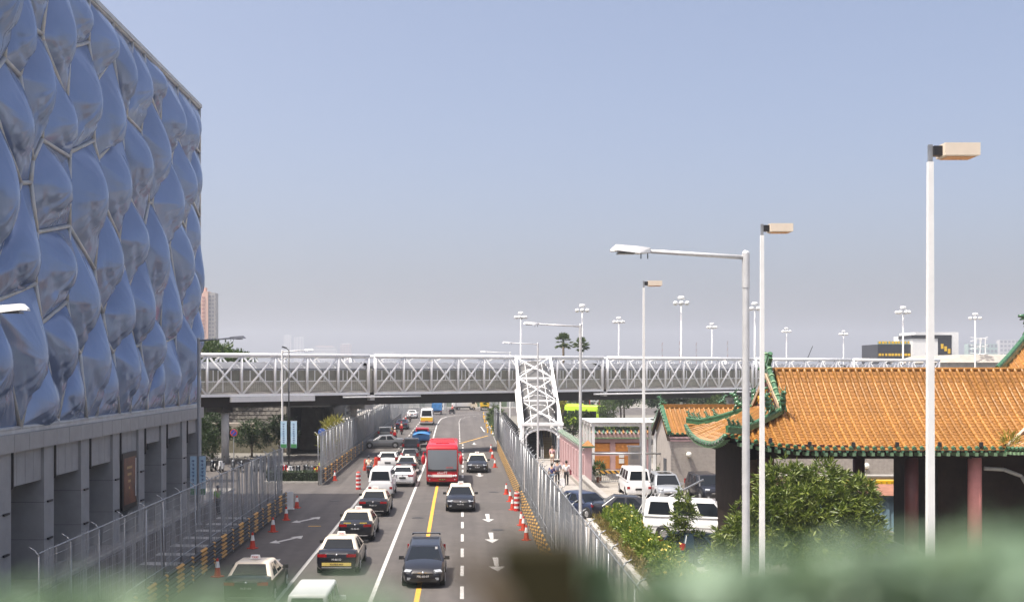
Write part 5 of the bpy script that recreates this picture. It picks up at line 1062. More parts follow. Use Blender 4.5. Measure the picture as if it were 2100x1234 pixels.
# red coach
def coach(name, label, X, Y, rz, body, L=8.6, W=2.42, H=3.12, front_detail=True, roofbox=True):
    t = thing(name, label, 'bus', (X, Y, .004), rz); hw = W / 2
    def ring(y, w_, zb, zt, rd=.22):
        pts = []
        for cx, cz, a0 in ((w_ - rd, zt - rd, 0), (-w_ + rd, zt - rd, 90)):
            for k in range(5): a = R(a0 + 22.5 * k); pts.append((cx + rd * math.cos(a), y, cz + rd * math.sin(a)))
        return pts + [(-w_, y, zb + .15), (-w_ + .08, y, zb), (w_ - .08, y, zb), (w_, y, zb + .15)]
    MB().loft([ring(-L / 2, hw * .94, .5, H - .18), ring(-L / 2 + .15, hw, .35, H), ring(L / 2 - .6, hw, .32, H), ring(L / 2 - .3, hw * .99, .32, H - .07), ring(L / 2 - .1, hw * .98, .34, H - .25), ring(L / 2, hw * .94, .4, 1.55, .1)]).build('body', body, t, 40)
    ws = []
    for k in range(7):
        u = k / 6 * 2 - 1; ws.append(u)
    m = MB(); rows = []
    for (y, z, wf) in ((L / 2 + .05, 1.26, .9), (L / 2 + .035, 1.6, .91), (L / 2 + .0, 2.15, .92), (L / 2 - .05, 2.74, .9)): rows.append([(u * hw * wf, y - .035 * u * u, z) for u in ws])
    m.loft(rows, caps=False, closed=False).build('windscreen', M('coach_glass', (.17, .19, .21), .07, var=0, spec=.6), t, True)
    MB().box((0, L / 2 - .02, 1.22), (W * .9, .1, .16)).build('wiper_panel', TRIM, t)
    for s in (-1, 1):
        for k in range(6):
            a = -L / 2 + .35 + k * 1.28; MB().bb((s * (hw - .01), a, 1.55), (s * (hw + .008), a + 1.2, 2.5)).build('side_window', GLASS, t)
        for y in (-L * .28, L * .30):
            MB().cyl((s * (hw - .03), y, .52), (s * (hw + .008), y, .52), .56, n=18).build('wheel_arch', TRIM, t); wheel(t, s * (hw - .14), y, .46, .28)
        m = MB().tube([(s * hw * .92, L / 2 - .25, 2.55), (s * (hw + .18), L / 2 + .12, 2.6), (s * (hw + .22), L / 2 + .2, 2.35)], .035, 6); mr = m.build('mirror_arm', body, t)
        MB().ball((s * (hw + .2), L / 2 + .2, 2.02), .16, 10, 8, 2.3).build('mirror', body, t, True)
        for k in range(3): MB().ball((s * (hw * .84 - .17 * k), L / 2 - .03, .80 - .01 * k), .105 - .01 * k, 10, 6).build('headlight', M('coach_lamp', (.7, .7, .7), .2), t, True)
        MB().ball((s * hw * .78, L / 2 - .02, .52), .06, 8, 5).build('fog_lamp', HEADL, t, True); MB().box((s * hw * .85, -L / 2 - .0, 1.0), (.2, .06, .5)).build('tail_light', REDL, t)
    MB().bb((-hw * .62, L / 2 - .03, .72), (hw * .62, L / 2 + .055, .90)).build('front_trim', M('pale_trim', (.78, .75, .72), .35), t)
    MB().bb((-hw * .8, -L / 2 - .02, 1.6), (hw * .8, -L / 2 + .1, 2.5)).build('rear_window', GLASS, t)
    pl = MB().bb((-.26, L / 2 + .005, .46), (.26, L / 2 + .02, .58)).build('number_plate', PLATE, t)
    if front_detail:
        o = text('MN-48-79', .11, M('yellow_letter', (.7, .5, .1), .5), pl, (0, L / 2 + .026, .52)); o.rotation_euler = (R(90), 0, R(180))
        o = text('efour行', .24, WLET, t, (.0, L / 2 + .04, 1.02)); o.rotation_euler = (R(90), 0, R(180))
        MB().bb((-.55, L / 2 - .16, 2.42), (.6, L / 2 - .13, 2.58)).build('route_board', M('route_pink', (.6, .42, .42), .5), t); o = text('請勿阻塞', .13, RLET, t, (-.55, L / 2 + .065, 1.42)); o.rotation_euler = (R(90), 0, R(180))
    if roofbox:
        MB().loft([[(-.95, -.9, H - .02), (.95, -.9, H - .02), (.95, 1.6, H - .02), (-.95, 1.6, H - .02)], [(-.85, -.7, H + .2), (.85, -.7, H + .2), (.85, 1.3, H + .2), (-.85, 1.3, H + .2)]]).build('roof_unit', body, t)
        MB().bb((-.5, L / 2 - 2.3, H), (.5, L / 2 - 1.5, H + .06)).build('roof_hatch', body, t)
    MB().bb((-hw * .9, -L / 2 + .2, .25), (hw * .9, L / 2 - .2, .4)).build('underbody', TRIM, t); return t
coach('coach', 'bright red oncoming coach on the yellow line', -1.58, 88.6, TW, P_RED)
coach('coach', 'lime green coach parked behind the iron railings', 17.3, 172, R(52), P_LIME, 9.4, 2.5, 3.35, False, True)
# trucks
def truck(label, X, Y, rz, cab, bedm, high=1.0, tarp=None):
    t = thing('truck', label, 'truck', (X, Y, .004), rz)
    MB().loft([[(-.85, y, .45), (.85, y, .45), (.85 * f, y, z), (-.85 * f, y, z)] for y, z, f in ((1.1, 2.0, .88), (2.2, 2.05, .88), (2.55, 1.35, .95), (2.65, 1.0, .95))]).build('cab', cab, t)
    MB().add([(-.72, 2.25, 1.98), (.72, 2.25, 1.98), (.78, 2.58, 1.38), (-.78, 2.58, 1.38)], [(0, 1, 2, 3)]).build('windscreen', GLASS, t, loc=(0, .02, .01)); MB().bb((-.6, 1.08, 1.45), (.6, 1.098, 1.85)).build('rear_window', GLASS, t)
    for s in (-1, 1): MB().bb((s * .84, 1.35, 1.3), (s * .862, 2.1, 1.85)).build('side_window', GLASS, t); MB().box((s * 1.0, 2.3, 1.5), (.14, .08, .28)).build('mirror', TRIM, t)
    b = MB().bb((-.95, -2.6, .8), (.95, 1.0, .95)).build('bed', bedm, t); 
    for s in (-1, 1): MB().bb((s * .95 - .03, -2.6, .95), (s * .95 + .03, 1.0, .95 + .5 * high)).build('side_board', bedm, t)
    MB().bb((-.98, -2.65, .95), (.98, -2.6, .95 + .5 * high)).build('tail_board', bedm, t); MB().bb((-.95, .95, .95), (.95, 1.0, .95 + .7 * high)).build('head_board', bedm, t)
    if tarp: 
        m = MB(); r = random.Random(4); m.loft([[(x * .93, y, .95 + .42 * high + (.28 - .25 * x * x) + r.uniform(-.06, .06)) for x in np.linspace(-1, 1, 7)] for y in np.linspace(-2.6, .95, 8)], caps=False, closed=False); m.build('tarpaulin', tarp, t, True)
    for s in (-1, 1):
        for y in (1.75, -1.7): wheel(t, s * .78, y, .36, .22)
        MB().box((s * .8, -2.66, .72), (.22, .04, .12)).build('tail_light', REDL, t); MB().box((s * .65, 2.66, .75), (.25, .04, .18)).build('headlight', HEADL, t)
    MB().bb((-.5, -2.5, .5), (.5, 2.3, .7)).build('chassis', TRIM, t); return t
TARP = M('blue_tarpaulin', (.04, .18, .42), .45, var=.3, scale=2)
truck('small blue truck with crumpled blue tarpaulin and red cab', -4.75, 128.5, AW, P_RED, P_TRUCK, 1.0, TARP)
truck('far blue truck loaded high beyond the light bus', -5.1, 219, AW, P_GREY, TARP, 2.4, TARP)
truck('white open truck turning at the far bend', .3, 243, R(-70), P_WHITE, P_WHITE, 1.6)
truck('bright yellow box truck at the far bend', 4.6, 242, R(0), P_YEL, P_YEL, 4.4)
# motorcycles
def bike(label, X, Y, rz, col, rider=None, group=None, box=None):
    t = thing('scooter', label, 'motorcycle', (X, Y, .004), rz, group)
    for y in (-.62, .62): 
        w_ = thing_part('wheel', t, (0, y, .27)); MB().cyl((-.055, 0, 0), (.055, 0, 0), .27, n=14).build('tyre', RUBBER, w_, 40); MB().cyl((-.06, 0, 0), (.06, 0, 0), .15, n=10).build('rim', RIM, w_)
    MB().loft([[(-.14, y, a), (.14, y, a), (.12, y, b), (-.12, y, b)] for y, a, b in ((-.85, .5, .72), (-.5, .35, .78), (-.1, .28, .68), (.15, .25, .35), (.35, .25, .35))]).build('body', col, t)
    MB().loft([[(-.19, .42, .3), (.19, .42, .3), (.19, .5, .3), (-.19, .5, .3)], [(-.17, .36, .95), (.17, .36, .95), (.12, .46, .95), (-.12, .46, .95)]]).build('leg_shield', col, t)
    MB().box((0, -.4, .81), (.28, .75, .1)).build('seat', TRIM, t); MB().cyl((0, .62, .27), (0, .4, 1.0), .035, n=6).build('fork', GALV, t); MB().cyl((-.32, .34, 1.05), (.32, .34, 1.05), .02, n=6).build('handlebar', TRIM, t)
    MB().ball((0, .5, .88), .08, 8, 6).build('headlight', HEADL, t, True); MB().box((0, -.88, .66), (.16, .04, .08)).build('tail_light', REDL, t); MB().box((0, -.9, .5), (.2, .015, .12)).build('number_plate', PLATE, t)
    for s in (-1, 1): MB().cyl((s * .25, .36, 1.05), (s * .3, .32, 1.28), .012, n=5).ball((s * .3, .32, 1.32), .06, 8, 5).build('mirror', TRIM, t)
    if box: MB().box((0, -.82, 1.02), (.4, .36, .34)).build('top_box', box, t)
    return t
# people: one skinned body with clothes, hair and fingered hands as children
SKIN = M('skin', (.42, .25, .17), .6, var=.05); HAIR = M('hair', (.012, .01, .008), .6)
def skin_obj(name, verts, eds, rad, mat, parent, root=0):
    me = bpy.data.meshes.new(name); me.from_pydata(verts, eds, []); me.materials.append(mat); o = obj(name, me, parent)
    md = o.modifiers.new('skin', 'SKIN'); md.use_smooth_shade = True; sk = me.skin_vertices[0].data
    for i, r in enumerate(rad): sk[i].radius = (r, r) if not isinstance(r, tuple) else r; sk[i].use_root = (i == root)
    s = o.modifiers.new('sub', 'SUBSURF'); s.levels = 1; s.render_levels = 1; return o
def person(label, X, Y, rz, shirt, trousers, z=.13, H=1.7, sit=False, step=.16, hair=HAIR, skirt=False, helmet=None):
    t = thing('person', label, 'person', (X, Y, z), rz); s = H / 1.72
    if not sit:
        hip = .92; kneeL, footL = (.10, step * .6, .48), (.10, step * .2 - .1, .07); kneeR, footR = (-.10, -.02, .50), (-.10, -step * .4 - .12, .07)
        aL = ((.20, 0, 1.40), (.26, -.06 + step * .3, 1.12), (.25, .06 + step * .5, .88)); aR = ((-.20, 0, 1.40), (-.26, -.05, 1.12), (-.25, -.02, .88)); off = 0
    else:
        hip = .90; kneeL, footL = (.17, .42, .80), (.16, .32, .38); kneeR, footR = (-.17, .42, .80), (-.16, .32, .38)
        aL = ((.20, .08, 1.38), (.30, .25, 1.15), (.27, .52, 1.08)); aR = ((-.20, .08, 1.38), (-.30, .25, 1.15), (-.27, .52, 1.08))
    ly = .1 if sit else 0.0
    V = [(0, 0, hip), (0, ly * .3, hip + .22), (0, ly * .7, hip + .42), (0, ly, 1.49), (0, ly + .01, 1.60), (0, ly + .02, 1.70), (.09, 0, hip - .04), kneeL, footL, (footL[0], footL[1] + .16, .035 if not sit else .34), (-.09, 0, hip - .04), kneeR, footR, (footR[0], footR[1] + .16, .035 if not sit else .34), *aL, *aR]
    E = [(0, 1), (1, 2), (2, 3), (3, 4), (4, 5), (0, 6), (6, 7), (7, 8), (8, 9), (0, 10), (10, 11), (11, 12), (12, 13), (2, 14), (14, 15), (15, 16), (2, 17), (17, 18), (18, 19)]
    RD = [.13, .12, .145, .055, .085, .075, .085, .058, .045, .035, .085, .058, .045, .035, .055, .042, .03, .055, .042, .03]
    V = [tuple(c * s for c in v) for v in V]; RD = [r * s for r in RD]
    b = skin_obj('body', V, E, RD, SKIN, t)
    skin_obj('shirt', [V[i] for i in (0, 1, 2, 14, 15, 17, 18)], [(0, 1), (1, 2), (2, 3), (3, 4), (2, 5), (5, 6)], [.15 * s, .14 * s, .165 * s, .075 * s, .06 * s, .075 * s, .06 * s], shirt, t)
    if skirt: MB().loft([[(r * math.cos(a) * s, r * .8 * math.sin(a) * s, zz * s) for a in np.linspace(0, 2 * math.pi, 12, endpoint=False)] for r, zz in ((.16, .98), (.2, .8), (.25, .58))]).build('skirt', trousers, t, True)
    else: skin_obj('trousers', [V[i] for i in (0, 6, 7, 8, 10, 11, 12)], [(0, 1), (1, 2), (2, 3), (0, 4), (4, 5), (5, 6)], [.145 * s, .1 * s, .075 * s, .062 * s, .1 * s, .075 * s, .062 * s], trousers, t)
    for i in (9, 13): f = V[i]; MB().box((f[0], f[1] - .08, f[2] + .015), (.095 * s, .27 * s, .085 * s)).build('shoe', TRIM, t)
    hc = V[5]; MB().ball((hc[0], hc[1] - .018, hc[2] - .01), .105 * s, 12, 8, 1.12).build('helmet' if helmet else 'hair', helmet or hair, t, True)
    fm_ = MB().box((hc[0], hc[1] + .105 * s, hc[2] - .035 * s), (.025, .03, .04)); fm_.build('nose', SKIN, b)
    for x in (-.035, .035): MB().ball((hc[0] + x * s, hc[1] + .088 * s, hc[2] - .01 * s), .012, 6, 4).build('eye', HAIR, b)
    for i in (16, 19):
        h = V[i]; m = MB().box((h[0], h[1], h[2] - .045), (.035, .075, .09))
        for k in range(4): m.cyl((h[0], h[1] - .03 + k * .02, h[2] - .085), (h[0] + .012, h[1] - .028 + k * .02, h[2] - .15 + abs(k - 1.5) * .012), .009, .007, 5)
        m.cyl((h[0], h[1] + .04, h[2] - .03), (h[0] + .01, h[1] + .065, h[2] - .09), .011, .008, 5); m.build('hand', SKIN, b)
    return t
C_BLUE = M('cloth_violet_blue', (.05, .05, .16), .9); C_GREY = M('cloth_grey', (.22, .22, .27), .9); C_WHT = M('cloth_white', (.72, .70, .70), .9); C_BLK = M('cloth_black', (.015, .015, .018), .9); C_JEAN = M('cloth_denim', (.10, .14, .2), .9); C_PNK = M('cloth_pink', (.62, .40, .42), .9); C_CRM = M('cloth_cream', (.66, .56, .44), .9); C_GRN = M('hi_vis_green', (.20, .42, .03), .8)
person('woman in violet blue top and jeans walking to the escalator', 6.6, 83.6, .15, C_BLUE, C_JEAN, H=1.6)
person('man in grey shirt and black trousers walking beside the woman in blue', 7.1, 84.6, -.1, C_GREY, C_BLK, H=1.78)
person('person in white shirt carrying a shoulder bag', 7.75, 84.3, -.05, C_WHT, C_BLK, H=1.76)
bgm = M('bag_maroon', (.16, .02, .03), .7); t = thing('shoulder_bag', 'maroon shoulder bag at the side of the white shirt person', 'bag', (8.05, 84.2, 1.05)); MB().box((0, 0, 0), (.14, .3, .32)).build('bag', bgm, t); MB().tube([(0, -.1, .15), (-.15, 0, .5), (0, .1, .15)], .015, 5).build('strap', bgm, t)
t = thing('luggage', 'pale carrier bag standing between the grey and white shirted people', 'bag', (7.42, 84.0, .125)); MB().loft([[(-.2, -.12, 0), (.2, -.12, 0), (.2, .12, 0), (-.2, .12, 0)], [(-.17, -.08, .5), (.17, -.08, .5), (.17, .08, .5), (-.17, .08, .5)]]).build('bag', M('bag_white', (.66, .66, .67), .6), t); MB().tube([(-.1, 0, .5), (-.08, 0, .78), (.08, 0, .78), (.1, 0, .5)], .015, 5).build('handle', GALV, t)
person('woman in pink top and cream skirt at the foot of the escalator', 8.15, 102.8, R(175), C_PNK, C_CRM, H=1.6, skirt=True, hair=M('hair_brown', (.06, .03, .02), .6))
person('street sweeper in green vest on the casino forecourt', -14.95, 68.3, .8, C_GRN, C_BLK, z=.005, H=1.68)
bike('scooter ridden between two red plastic barriers', *G(757, 977), AW, P_GREY); x, y = G(757, 977); person('scooter rider in cream shirt between the red barriers', x, y - .35, AW, C_CRM, C_JEAN, z=-.02, sit=True, helmet=M('helmet_dark', (.03, .035, .05), .3))
bike('scooter ridden past the white saloon far along the left fence', -8.9, 188, AW, P_GREY); person('far rider in white shirt behind the white saloon', -8.9, 187.65, AW, C_WHT, C_BLK, z=-.02, sit=True, helmet=P_WHITE)
bike('red motorcycle in front of the dark blue car', -8.35, 152, AW, P_RED, box=P_RED); person('rider in black on the red motorcycle', -8.35, 151.65, AW, C_BLK, C_BLK, z=-.02, sit=True, helmet=P_RED)
bike('scooter with white helmeted rider beside the silver car', -8.3, 136.5, AW, P_BLACK, box=P_RED); person('rider in dark shirt beside the silver car', -8.3, 136.15, AW, C_BLK, C_JEAN, z=-.02, sit=True, helmet=P_WHITE)
bike('lone scooter rounding the far bend', -2.2, 222, R(-40), P_BLACK); person('rider rounding the far bend', -2.2, 221.7, R(-40), P_RED, C_BLK, z=-.02, sit=True, helmet=P_RED)
bg_ = 'motorcycles parked behind the low hedge'
for i in range(9):
    bike('parked motorcycle in the row behind the low hedge', -15.6 + i * .52, 91.5 + (i % 3) * .5, R(150 + i * 9), (P_BLACK, P_GREY, P_RED, P_WHITE, P_BLACK)[i % 5], group=bg_)
for i in range(8):
    bike('parked motorcycle in the shade behind the casino fence', -22.5 + i * .85, 96.5 + (i % 2) * .8, R(170 + i * 6), (P_GREY, P_BLACK, P_WHITE)[i % 3], group='motorcycles parked in the shade by the rubble wall')
t = thing('flat_cover', 'yellow covered motorcycle in the parked row', 'motorcycle', (-11.9, 92.8, .004)); m = MB(); m.loft([[(x, y, .05 + z_) for x, z_ in ((-.4, 0), (-.35, .5), (-.1, .85 + .1 * math.sin(y * 3)), (.1, .85), (.35, .5), (.4, 0))] for y in np.linspace(-.8, .8, 7)]); m.build('cover', M('cover_yellow', (.35, .36, .03), .7, var=.2), t, True); MB().cyl((-.06, -.6, .25), (.06, -.6, .25), .25, n=12).build('tyre', RUBBER, t)
# ------------------------------------------------------------ right background below the bridge
t = thing('iron_railing', 'black iron railing behind the pink wall', 'railing', (9.6, 112, .0))
MB().bb((-5.0, 0, 0), (30, .3, 1.2)).build('plinth', CONC, t); MB().bb((-5, .1, 1.3), (30, .16, 1.36)).bb((-5, .1, 2.6), (30, .16, 2.66)).build('rail', BLACK, t)
bar_me = MB().cyl((0, .13, 1.2), (0, .13, 2.85), .025, n=5).mesh('bar', BLACK)
for i in range(118): obj('bar', bar_me, t, (-4.9 + i * .295, 0, 0))
t = thing('ramp_railing', 'grey ramp wall with iron balustrade beside the escalator', 'railing', (9.9, 103, 0))
MB().ext([(-3.0, 0), (6, 0), (6, 1.9), (-1, 1.0), (-3.0, .6)], 0, -.1, .15).build('ramp_wall', CONC, t); MB().bar((.02, -2.9, 1.6), (.02, 6, 3.0), .06, .06).build('handrail', BLACK, t)
for i in range(26): y = -2.8 + i * .34; MB().cyl((.02, y, .62 + (y + 3) * .14), (.02, y, 1.62 + (y + 3) * .155), .018, n=4).build('bar', BLACK, t)
tag(MB().ext([(-2.6, 0), (3.2, 0), (3.2, 1.15), (.6, .95), (-2.6, .35)], 0, -.12, .12).build('curb_wall', M('tan_render', (.50, .38, .2), .85, var=.1), loc=(9.2, 100.2, .1)), 'low tan curving side wall right of the escalator foot', 'wall')
for i, (x, y) in enumerate(((9.55, 98.0), (9.85, 98.2))): cone(x, y, 'cone standing by the ramp wall right of the escalator', 'cones by the ramp wall', .05)
for i, (px, py, Y, s, lab) in enumerate(((1176, 866, 126, 1.15, 'round clipped bush behind the railing below the lime coach'), (1246, 838, 165, 1.5, 'tall round clipped tree at the back of the lime coach'), (1205, 858, 135, .8, 'small clipped bush beside the lamp post base'), (1470, 835, 135, 1.2, 'round clipped bush beyond the temple ridge'))):
    X, Yy, Z = P(px, py, Y); t = thing('clipped_bush', lab, 'bush', (X, Y, 0)); MB().cyl((0, 0, 0), (0, 0, Z), .1, .06, 6).build('stem', BARK, t)
    p, d = clumps([((0, 0, Z), (s, s, s * 1.1))], int(220 * s), 10, .12, 80 + i); obj('foliage', leaf_mesh('foliage', LEAF_MID, p, d, .2, .09, 80 + i), t)
t = thing('yellow_shrub', 'yellow flowering shrub above the lime coach', 'shrub', (13.0, 158, 0)); p, d = clumps([((0, 0, 4.3), (1.3, 1.2, .8)), ((.2, 0, 3.4), (.9, .9, .8))], 170, 10, .3, 90); obj('foliage', leaf_mesh('foliage', LEAF_YEL, p, d, .3, .12, 90), t); MB().cyl((0, 0, 0), (0, 0, 4), .1, .05, 6).build('stem', BARK, t)
rt = random.Random(12)
for i, (x, y, h) in enumerate(((27, 188, 6.5), (24.5, 183, 6.2), (30, 172, 6.6), (34, 180, 6.4), (38, 172, 6.0), (19.5, 190, 6.4), (43, 182, 6), (27, 192, 6.4), (12.5, 196, 5.6))):
    tree('street_tree', 'green street tree in the row behind the lime coach', (x, y, 0), [((0, 0, h - 1.6), (2.2, 2.0, 1.5)), ((1.4, .4, h - 2.2), (1.5, 1.5, 1.2)), ((-1.4, -.2, h - 2.1), (1.6, 1.4, 1.2))], h - 3.4, .17, LEAF_MID if i % 2 else LEAF_DK, 260, 11, .42, .18, .5, 100 + i, group='street trees behind the footbridge')
def palm(label, x, y, H, n=64, L=2.2, seed=0, lw=.5):
    t = thing('palm_tree', label, 'palm tree', (x, y, 0)); r = np.random.default_rng(seed); MB().tube([(0, 0, 0), (.1, 0, H * .5), (.05, 0, H)], .2, 8, [.26, .19, .17]).build('trunk', BARK, t, True)
    P_, D_ = [], []; stems = MB()
    for k in range(n):
        a = r.uniform(0, 6.28); e = r.uniform(-.75, 1.45); dv = np.array([math.cos(a) * math.cos(e), math.sin(a) * math.cos(e), math.sin(e)]); tip = np.array([.05, 0, H]) + dv * L * .62; stems.cyl((.05, 0, H), tuple(tip), .025, .015, 4)
        side = np.cross(dv, [0, 0, 1.]); side /= np.linalg.norm(side) + 1e-6; upv = np.cross(side, dv)
        for q in np.linspace(-1.25, 1.25, 17): P_.append(tip); D_.append(dv * math.cos(q) + side * math.sin(q) + upv * r.uniform(-.1, .25) - np.array([0, 0, .12]))
    stems.build('leaf_stalks', PALM, t); obj('crown', leaf_mesh('crown', PALM, P_, np.array(D_), L * .5, .16, seed, jitter=.15), t)
palm('left of two fan palms above the footbridge by the escalator', 15.3, 172, 12.9, 36, 1.45, 1); palm('right fan palm of the pair above the footbridge', 18.2, 174, 12.4, 34, 1.35, 2); palm('fan palm below the footbridge behind the brick house', 25.8, 140, 4.6, 24, 2.2, 3)
palm('small palm on the planting strip inside the bend', 4.9, 168, 1.7, 18, 1.6, 4); palm('small palm farther along the planting strip', 5.2, 196, 2.4, 18, 1.8, 5)
# white signboard with red posts and the number 10
t = thing('number_sign', 'white board with the number 10 on red posts', 'sign', (20.6, 176, 0)); 
for x in (-.75, .75): MB().bb((x - .07, -.07, 0), (x + .07, .07, 5.6)).build('post', M('red_post', (.35, .03, .03), .6), t)
bd = MB().bb((-.68, -.05, 3.7), (.68, .05, 4.6)).build('board', WHITE, t); text('10', .95, BLACK, bd, (0, -.06, 4.15)); MB().bb((-.7, -.06, 4.6), (.7, .06, 4.95)).build('header', MATS['red_post'], t)
for i in range(5):
    car('parked_car', 'white car parked among the far street trees', 'car', 24 + i * 3.2, 168 + (i % 2) * 2, R(90), ('sedan', 'mpv', 'van')[i % 3], P_WHITE, group='white cars parked among the street trees')
t = thing('shrub_border', 'yellow green shrub border along the far car park', 'hedge', (27, 160, 0)); p, d = clumps([((x, 0, .8), (1.2, .8, .7)) for x in np.arange(-9, 14, 1.5)], 420, 10, .2, 91); obj('foliage', leaf_mesh('foliage', LEAF_HEDGE, p, d, .28, .12, 91), t); MB().bb((-9.5, -.3, 0), (14, .3, .6)).build('stems', MATS['hedge_core'], t)
# plants of the inner strip at the bend
t = thing('strip_planting', 'spiky green plants on the strip inside the bend', 'plants', (4.55, 160, .16)); p, d = clumps([((0, y, .5), (.45, 1.0, .5)) for y in np.arange(-18, 30, 2.6)], 260, 8, .2, 92, .9); obj('foliage', leaf_mesh('foliage', LEAF_MID, p, d, .55, .07, 92), t); MB().bb((-.4, -19, 0), (.4, 30, .1)).build('soil', MATS['soil'], t)
t = thing('iron_railing', 'dark iron railing left of the escalator', 'railing', (5.6, 112.5, 0)); MB().bb((0, 0, 2.7), (.06, 44, 2.78)).bb((0, 0, .3), (.06, 44, .36)).build('rail', BLACK, t); b2 = MB().cyl((.03, 0, 0), (.03, 0, 2.9), .03, n=5).mesh('bar', BLACK)
for i in range(120): obj('bar', b2, t, (0, i * .365, 0))
# hoarding far behind the bend, sheds
t = thing('site_hoarding', 'grey ribbed hoarding behind the far bend', 'fence', (4, 256, 0))
for i in range(32): MB().bb((-14 + i * 1.25, 0, 0), (-12.82 + i * 1.25, .12, 4.2 + (.3 if i % 7 == 0 else 0))).build('panel', M('hoarding_grey', (.28, .29, .29), .6, var=.15, scale=.8) if i % 5 else M('hoarding_green', (.10, .14, .08), .7), t)
t = thing('site_post', 'white post at the far bend beside the blue truck', 'post', (-4.3, 246, 0)); MB().cyl((0, 0, 0), (0, 0, 2.2), .25, .18, 10).build('post', WHITE, t, 40); MB().ball((0, 0, 2.2), .2, 8, 6).build('cap', WHITE, t, True)
t = thing('grey_shed', 'grey ribbed metal shed below the footbridge behind the temple', 'building', (36, 148, 0)); MB().bb((0, 0, 0), (14, 6, 5.4)).build('wall', M('shed_dark', (.10, .105, .11), .6, var=.2), t)
for i in range(24): MB().bb((.1 + i * .58, -.08, 0), (.35 + i * .58, -.002, 5.3)).build('rib', M('shed_rib', (.34, .35, .37), .5, .3), t)
# blue container shed with rusty roof and yellow canopy seen through the pavilion
t = thing('container', 'pale blue container shed with rusty roof inside the temple yard', 'container', (19.6, 61, 0)); MB().bb((0, 0, 0), (6.5, 2.4, 1.95)).build('box', M('container_blue', (.26, .40, .50), .6, var=.2, scale=1.5), t)
for i in range(16): MB().bb((.1 + i * .41, -.05, .1), (.3 + i * .41, -.002, 1.85)).build('corrugation', MATS['container_blue'], t)
MB().add([(-.1, -.2, 1.96), (6.6, -.2, 1.96), (6.6, 2.6, 2.3), (-.1, 2.6, 2.3)], [(0, 1, 2, 3)]).bb((-.1, 2.5, 1.9), (6.6, 2.6, 2.29)).build('rusty_roof', M('rust', (.24, .11, .07), .85, var=.35, scale=2), t)
t = thing('yellow_trough', 'bright yellow ribbed canopy behind the blue container', 'canopy', (19.8, 66, 0)); MB().bb((0, 0, 1.85), (6.2, .8, 2.25)).build('canopy', P_YEL, t)
for i in range(20): MB().bb((.1 + i * .31, -.05, 1.9), (.2 + i * .31, -.002, 2.2)).build('rib', M('yellow_dark', (.42, .24, .01), .6), t)
for x in (.1, 6.1): MB().bb((x - .05, .3, 0), (x + .05, .4, 1.86)).build('leg', GALV, t)
t = thing('tan_wall', 'tan ledge wall behind the yellow canopy', 'wall', (19.5, 70, 0)); MB().bb((0, 0, 0), (8, .4, 2.1)).build('wall', M('tan_wall', (.40, .29, .18), .8, var=.1), t); MB().bb((-.1, -.1, 2.1), (8.1, .5, 2.2)).build('coping', CONC, t)
t = thing('yellow_umbrella', 'folded yellow parasol by the temple screen', 'parasol', (13.4, 56.5, 0) if False else (14.9, 63.5, 0)); MB().cyl((0, 0, 0), (0, 0, 2.5), .03, n=6).build('pole', GALV, t); MB().cyl((0, 0, .9), (0, 0, 2.35), .2, .05, 8).build('canopy', M('parasol_yellow', (.72, .52, .04), .7), t)
t = thing('boom_barrier', 'raised grey boom arm leaning over the parked black saloon', 'barrier', (9.3, 61.0, 0)); MB().cyl((0, 0, .9), (3.9, .6, 2.75), .055, n=8).build('boom', GALV, t, True); MB().bb((-.2, -.2, 0), (.2, .2, 1.1)).build('cabinet', M('cab_grey', (.4, .4, .4), .6), t)
for i in range(4): MB().cyl((.1 + i * .22, -.1, .9), (.75 + i * .22, -.1, 2.1), .025, n=5).build('skirt_bar', WHITE, t)
# no-parking sign on pier
t = thing('no_parking_sign', 'round blue and red no parking sign on the white pier', 'sign', (-21.0, 102.6, 3.0)); MB().cyl((0, 0, 0), (0, .03, 0), .34, n=20).build('rim', CRED, t); MB().cyl((0, -.012, 0), (0, -.002, 0), .27, n=20).build('face', M('sign_blue', (.02, .05, .3), .5), t); MB().box((0, -.018, 0), (.06, .006, .54), ry=R(45)).build('bar', CRED, t); MB().cyl((0, .06, -3.0), (0, .06, .2), .04, n=6).build('post', GALV, t)
t = thing('direction_sign', 'small blue round sign behind the far left fence', 'sign', (-12.6, 100, 3.2)); MB().cyl((0, 0, 0), (0, .03, 0), .36, n=18).build('face', M('sign_blue2', (.05, .12, .42), .5), t); MB().cyl((0, .05, -3.2), (0, .05, .2), .04, n=6).build('post', GALV, t)
# ------------------------------------------------------------ far buildings
def tower(label, px0, px1, py_top, Y, wall, win, floors, bays, depth=14., crown=None, wcol=None):
    X0 = (px0 - VX) * Y / FPX; X1 = (px1 - VX) * Y / FPX; H = CAM_H + (HY - py_top) * Y / FPX; t = thing('apartment_tower', label, 'building', ((X0 + X1) / 2, Y, 0)); w_ = X1 - X0
    MB().bb((-w_ / 2, 0, 0), (w_ / 2, depth, H)).build('wall', wall, t); fh = H / floors
    for i in range(floors):
        for j in range(bays): MB().bb((-w_ / 2 + (j + .2) * w_ / bays, -.12, i * fh + fh * .35), (-w_ / 2 + (j + .8) * w_ / bays, -.02, i * fh + fh * .85)).build('window', win, t)
    if crown: MB().bb((-w_ * .35, 2, H), (w_ * .35, depth - 2, H + 3)).build('roof_room', crown, t)
    return t
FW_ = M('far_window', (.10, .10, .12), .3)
YT = 800; X0 = (408 - VX) * YT / FPX; t = thing('apartment_tower', 'tall salmon and grey apartment tower beside the casino', 'building', (X0, YT, 0)); HT = CAM_H + (HY - 597) * YT / FPX
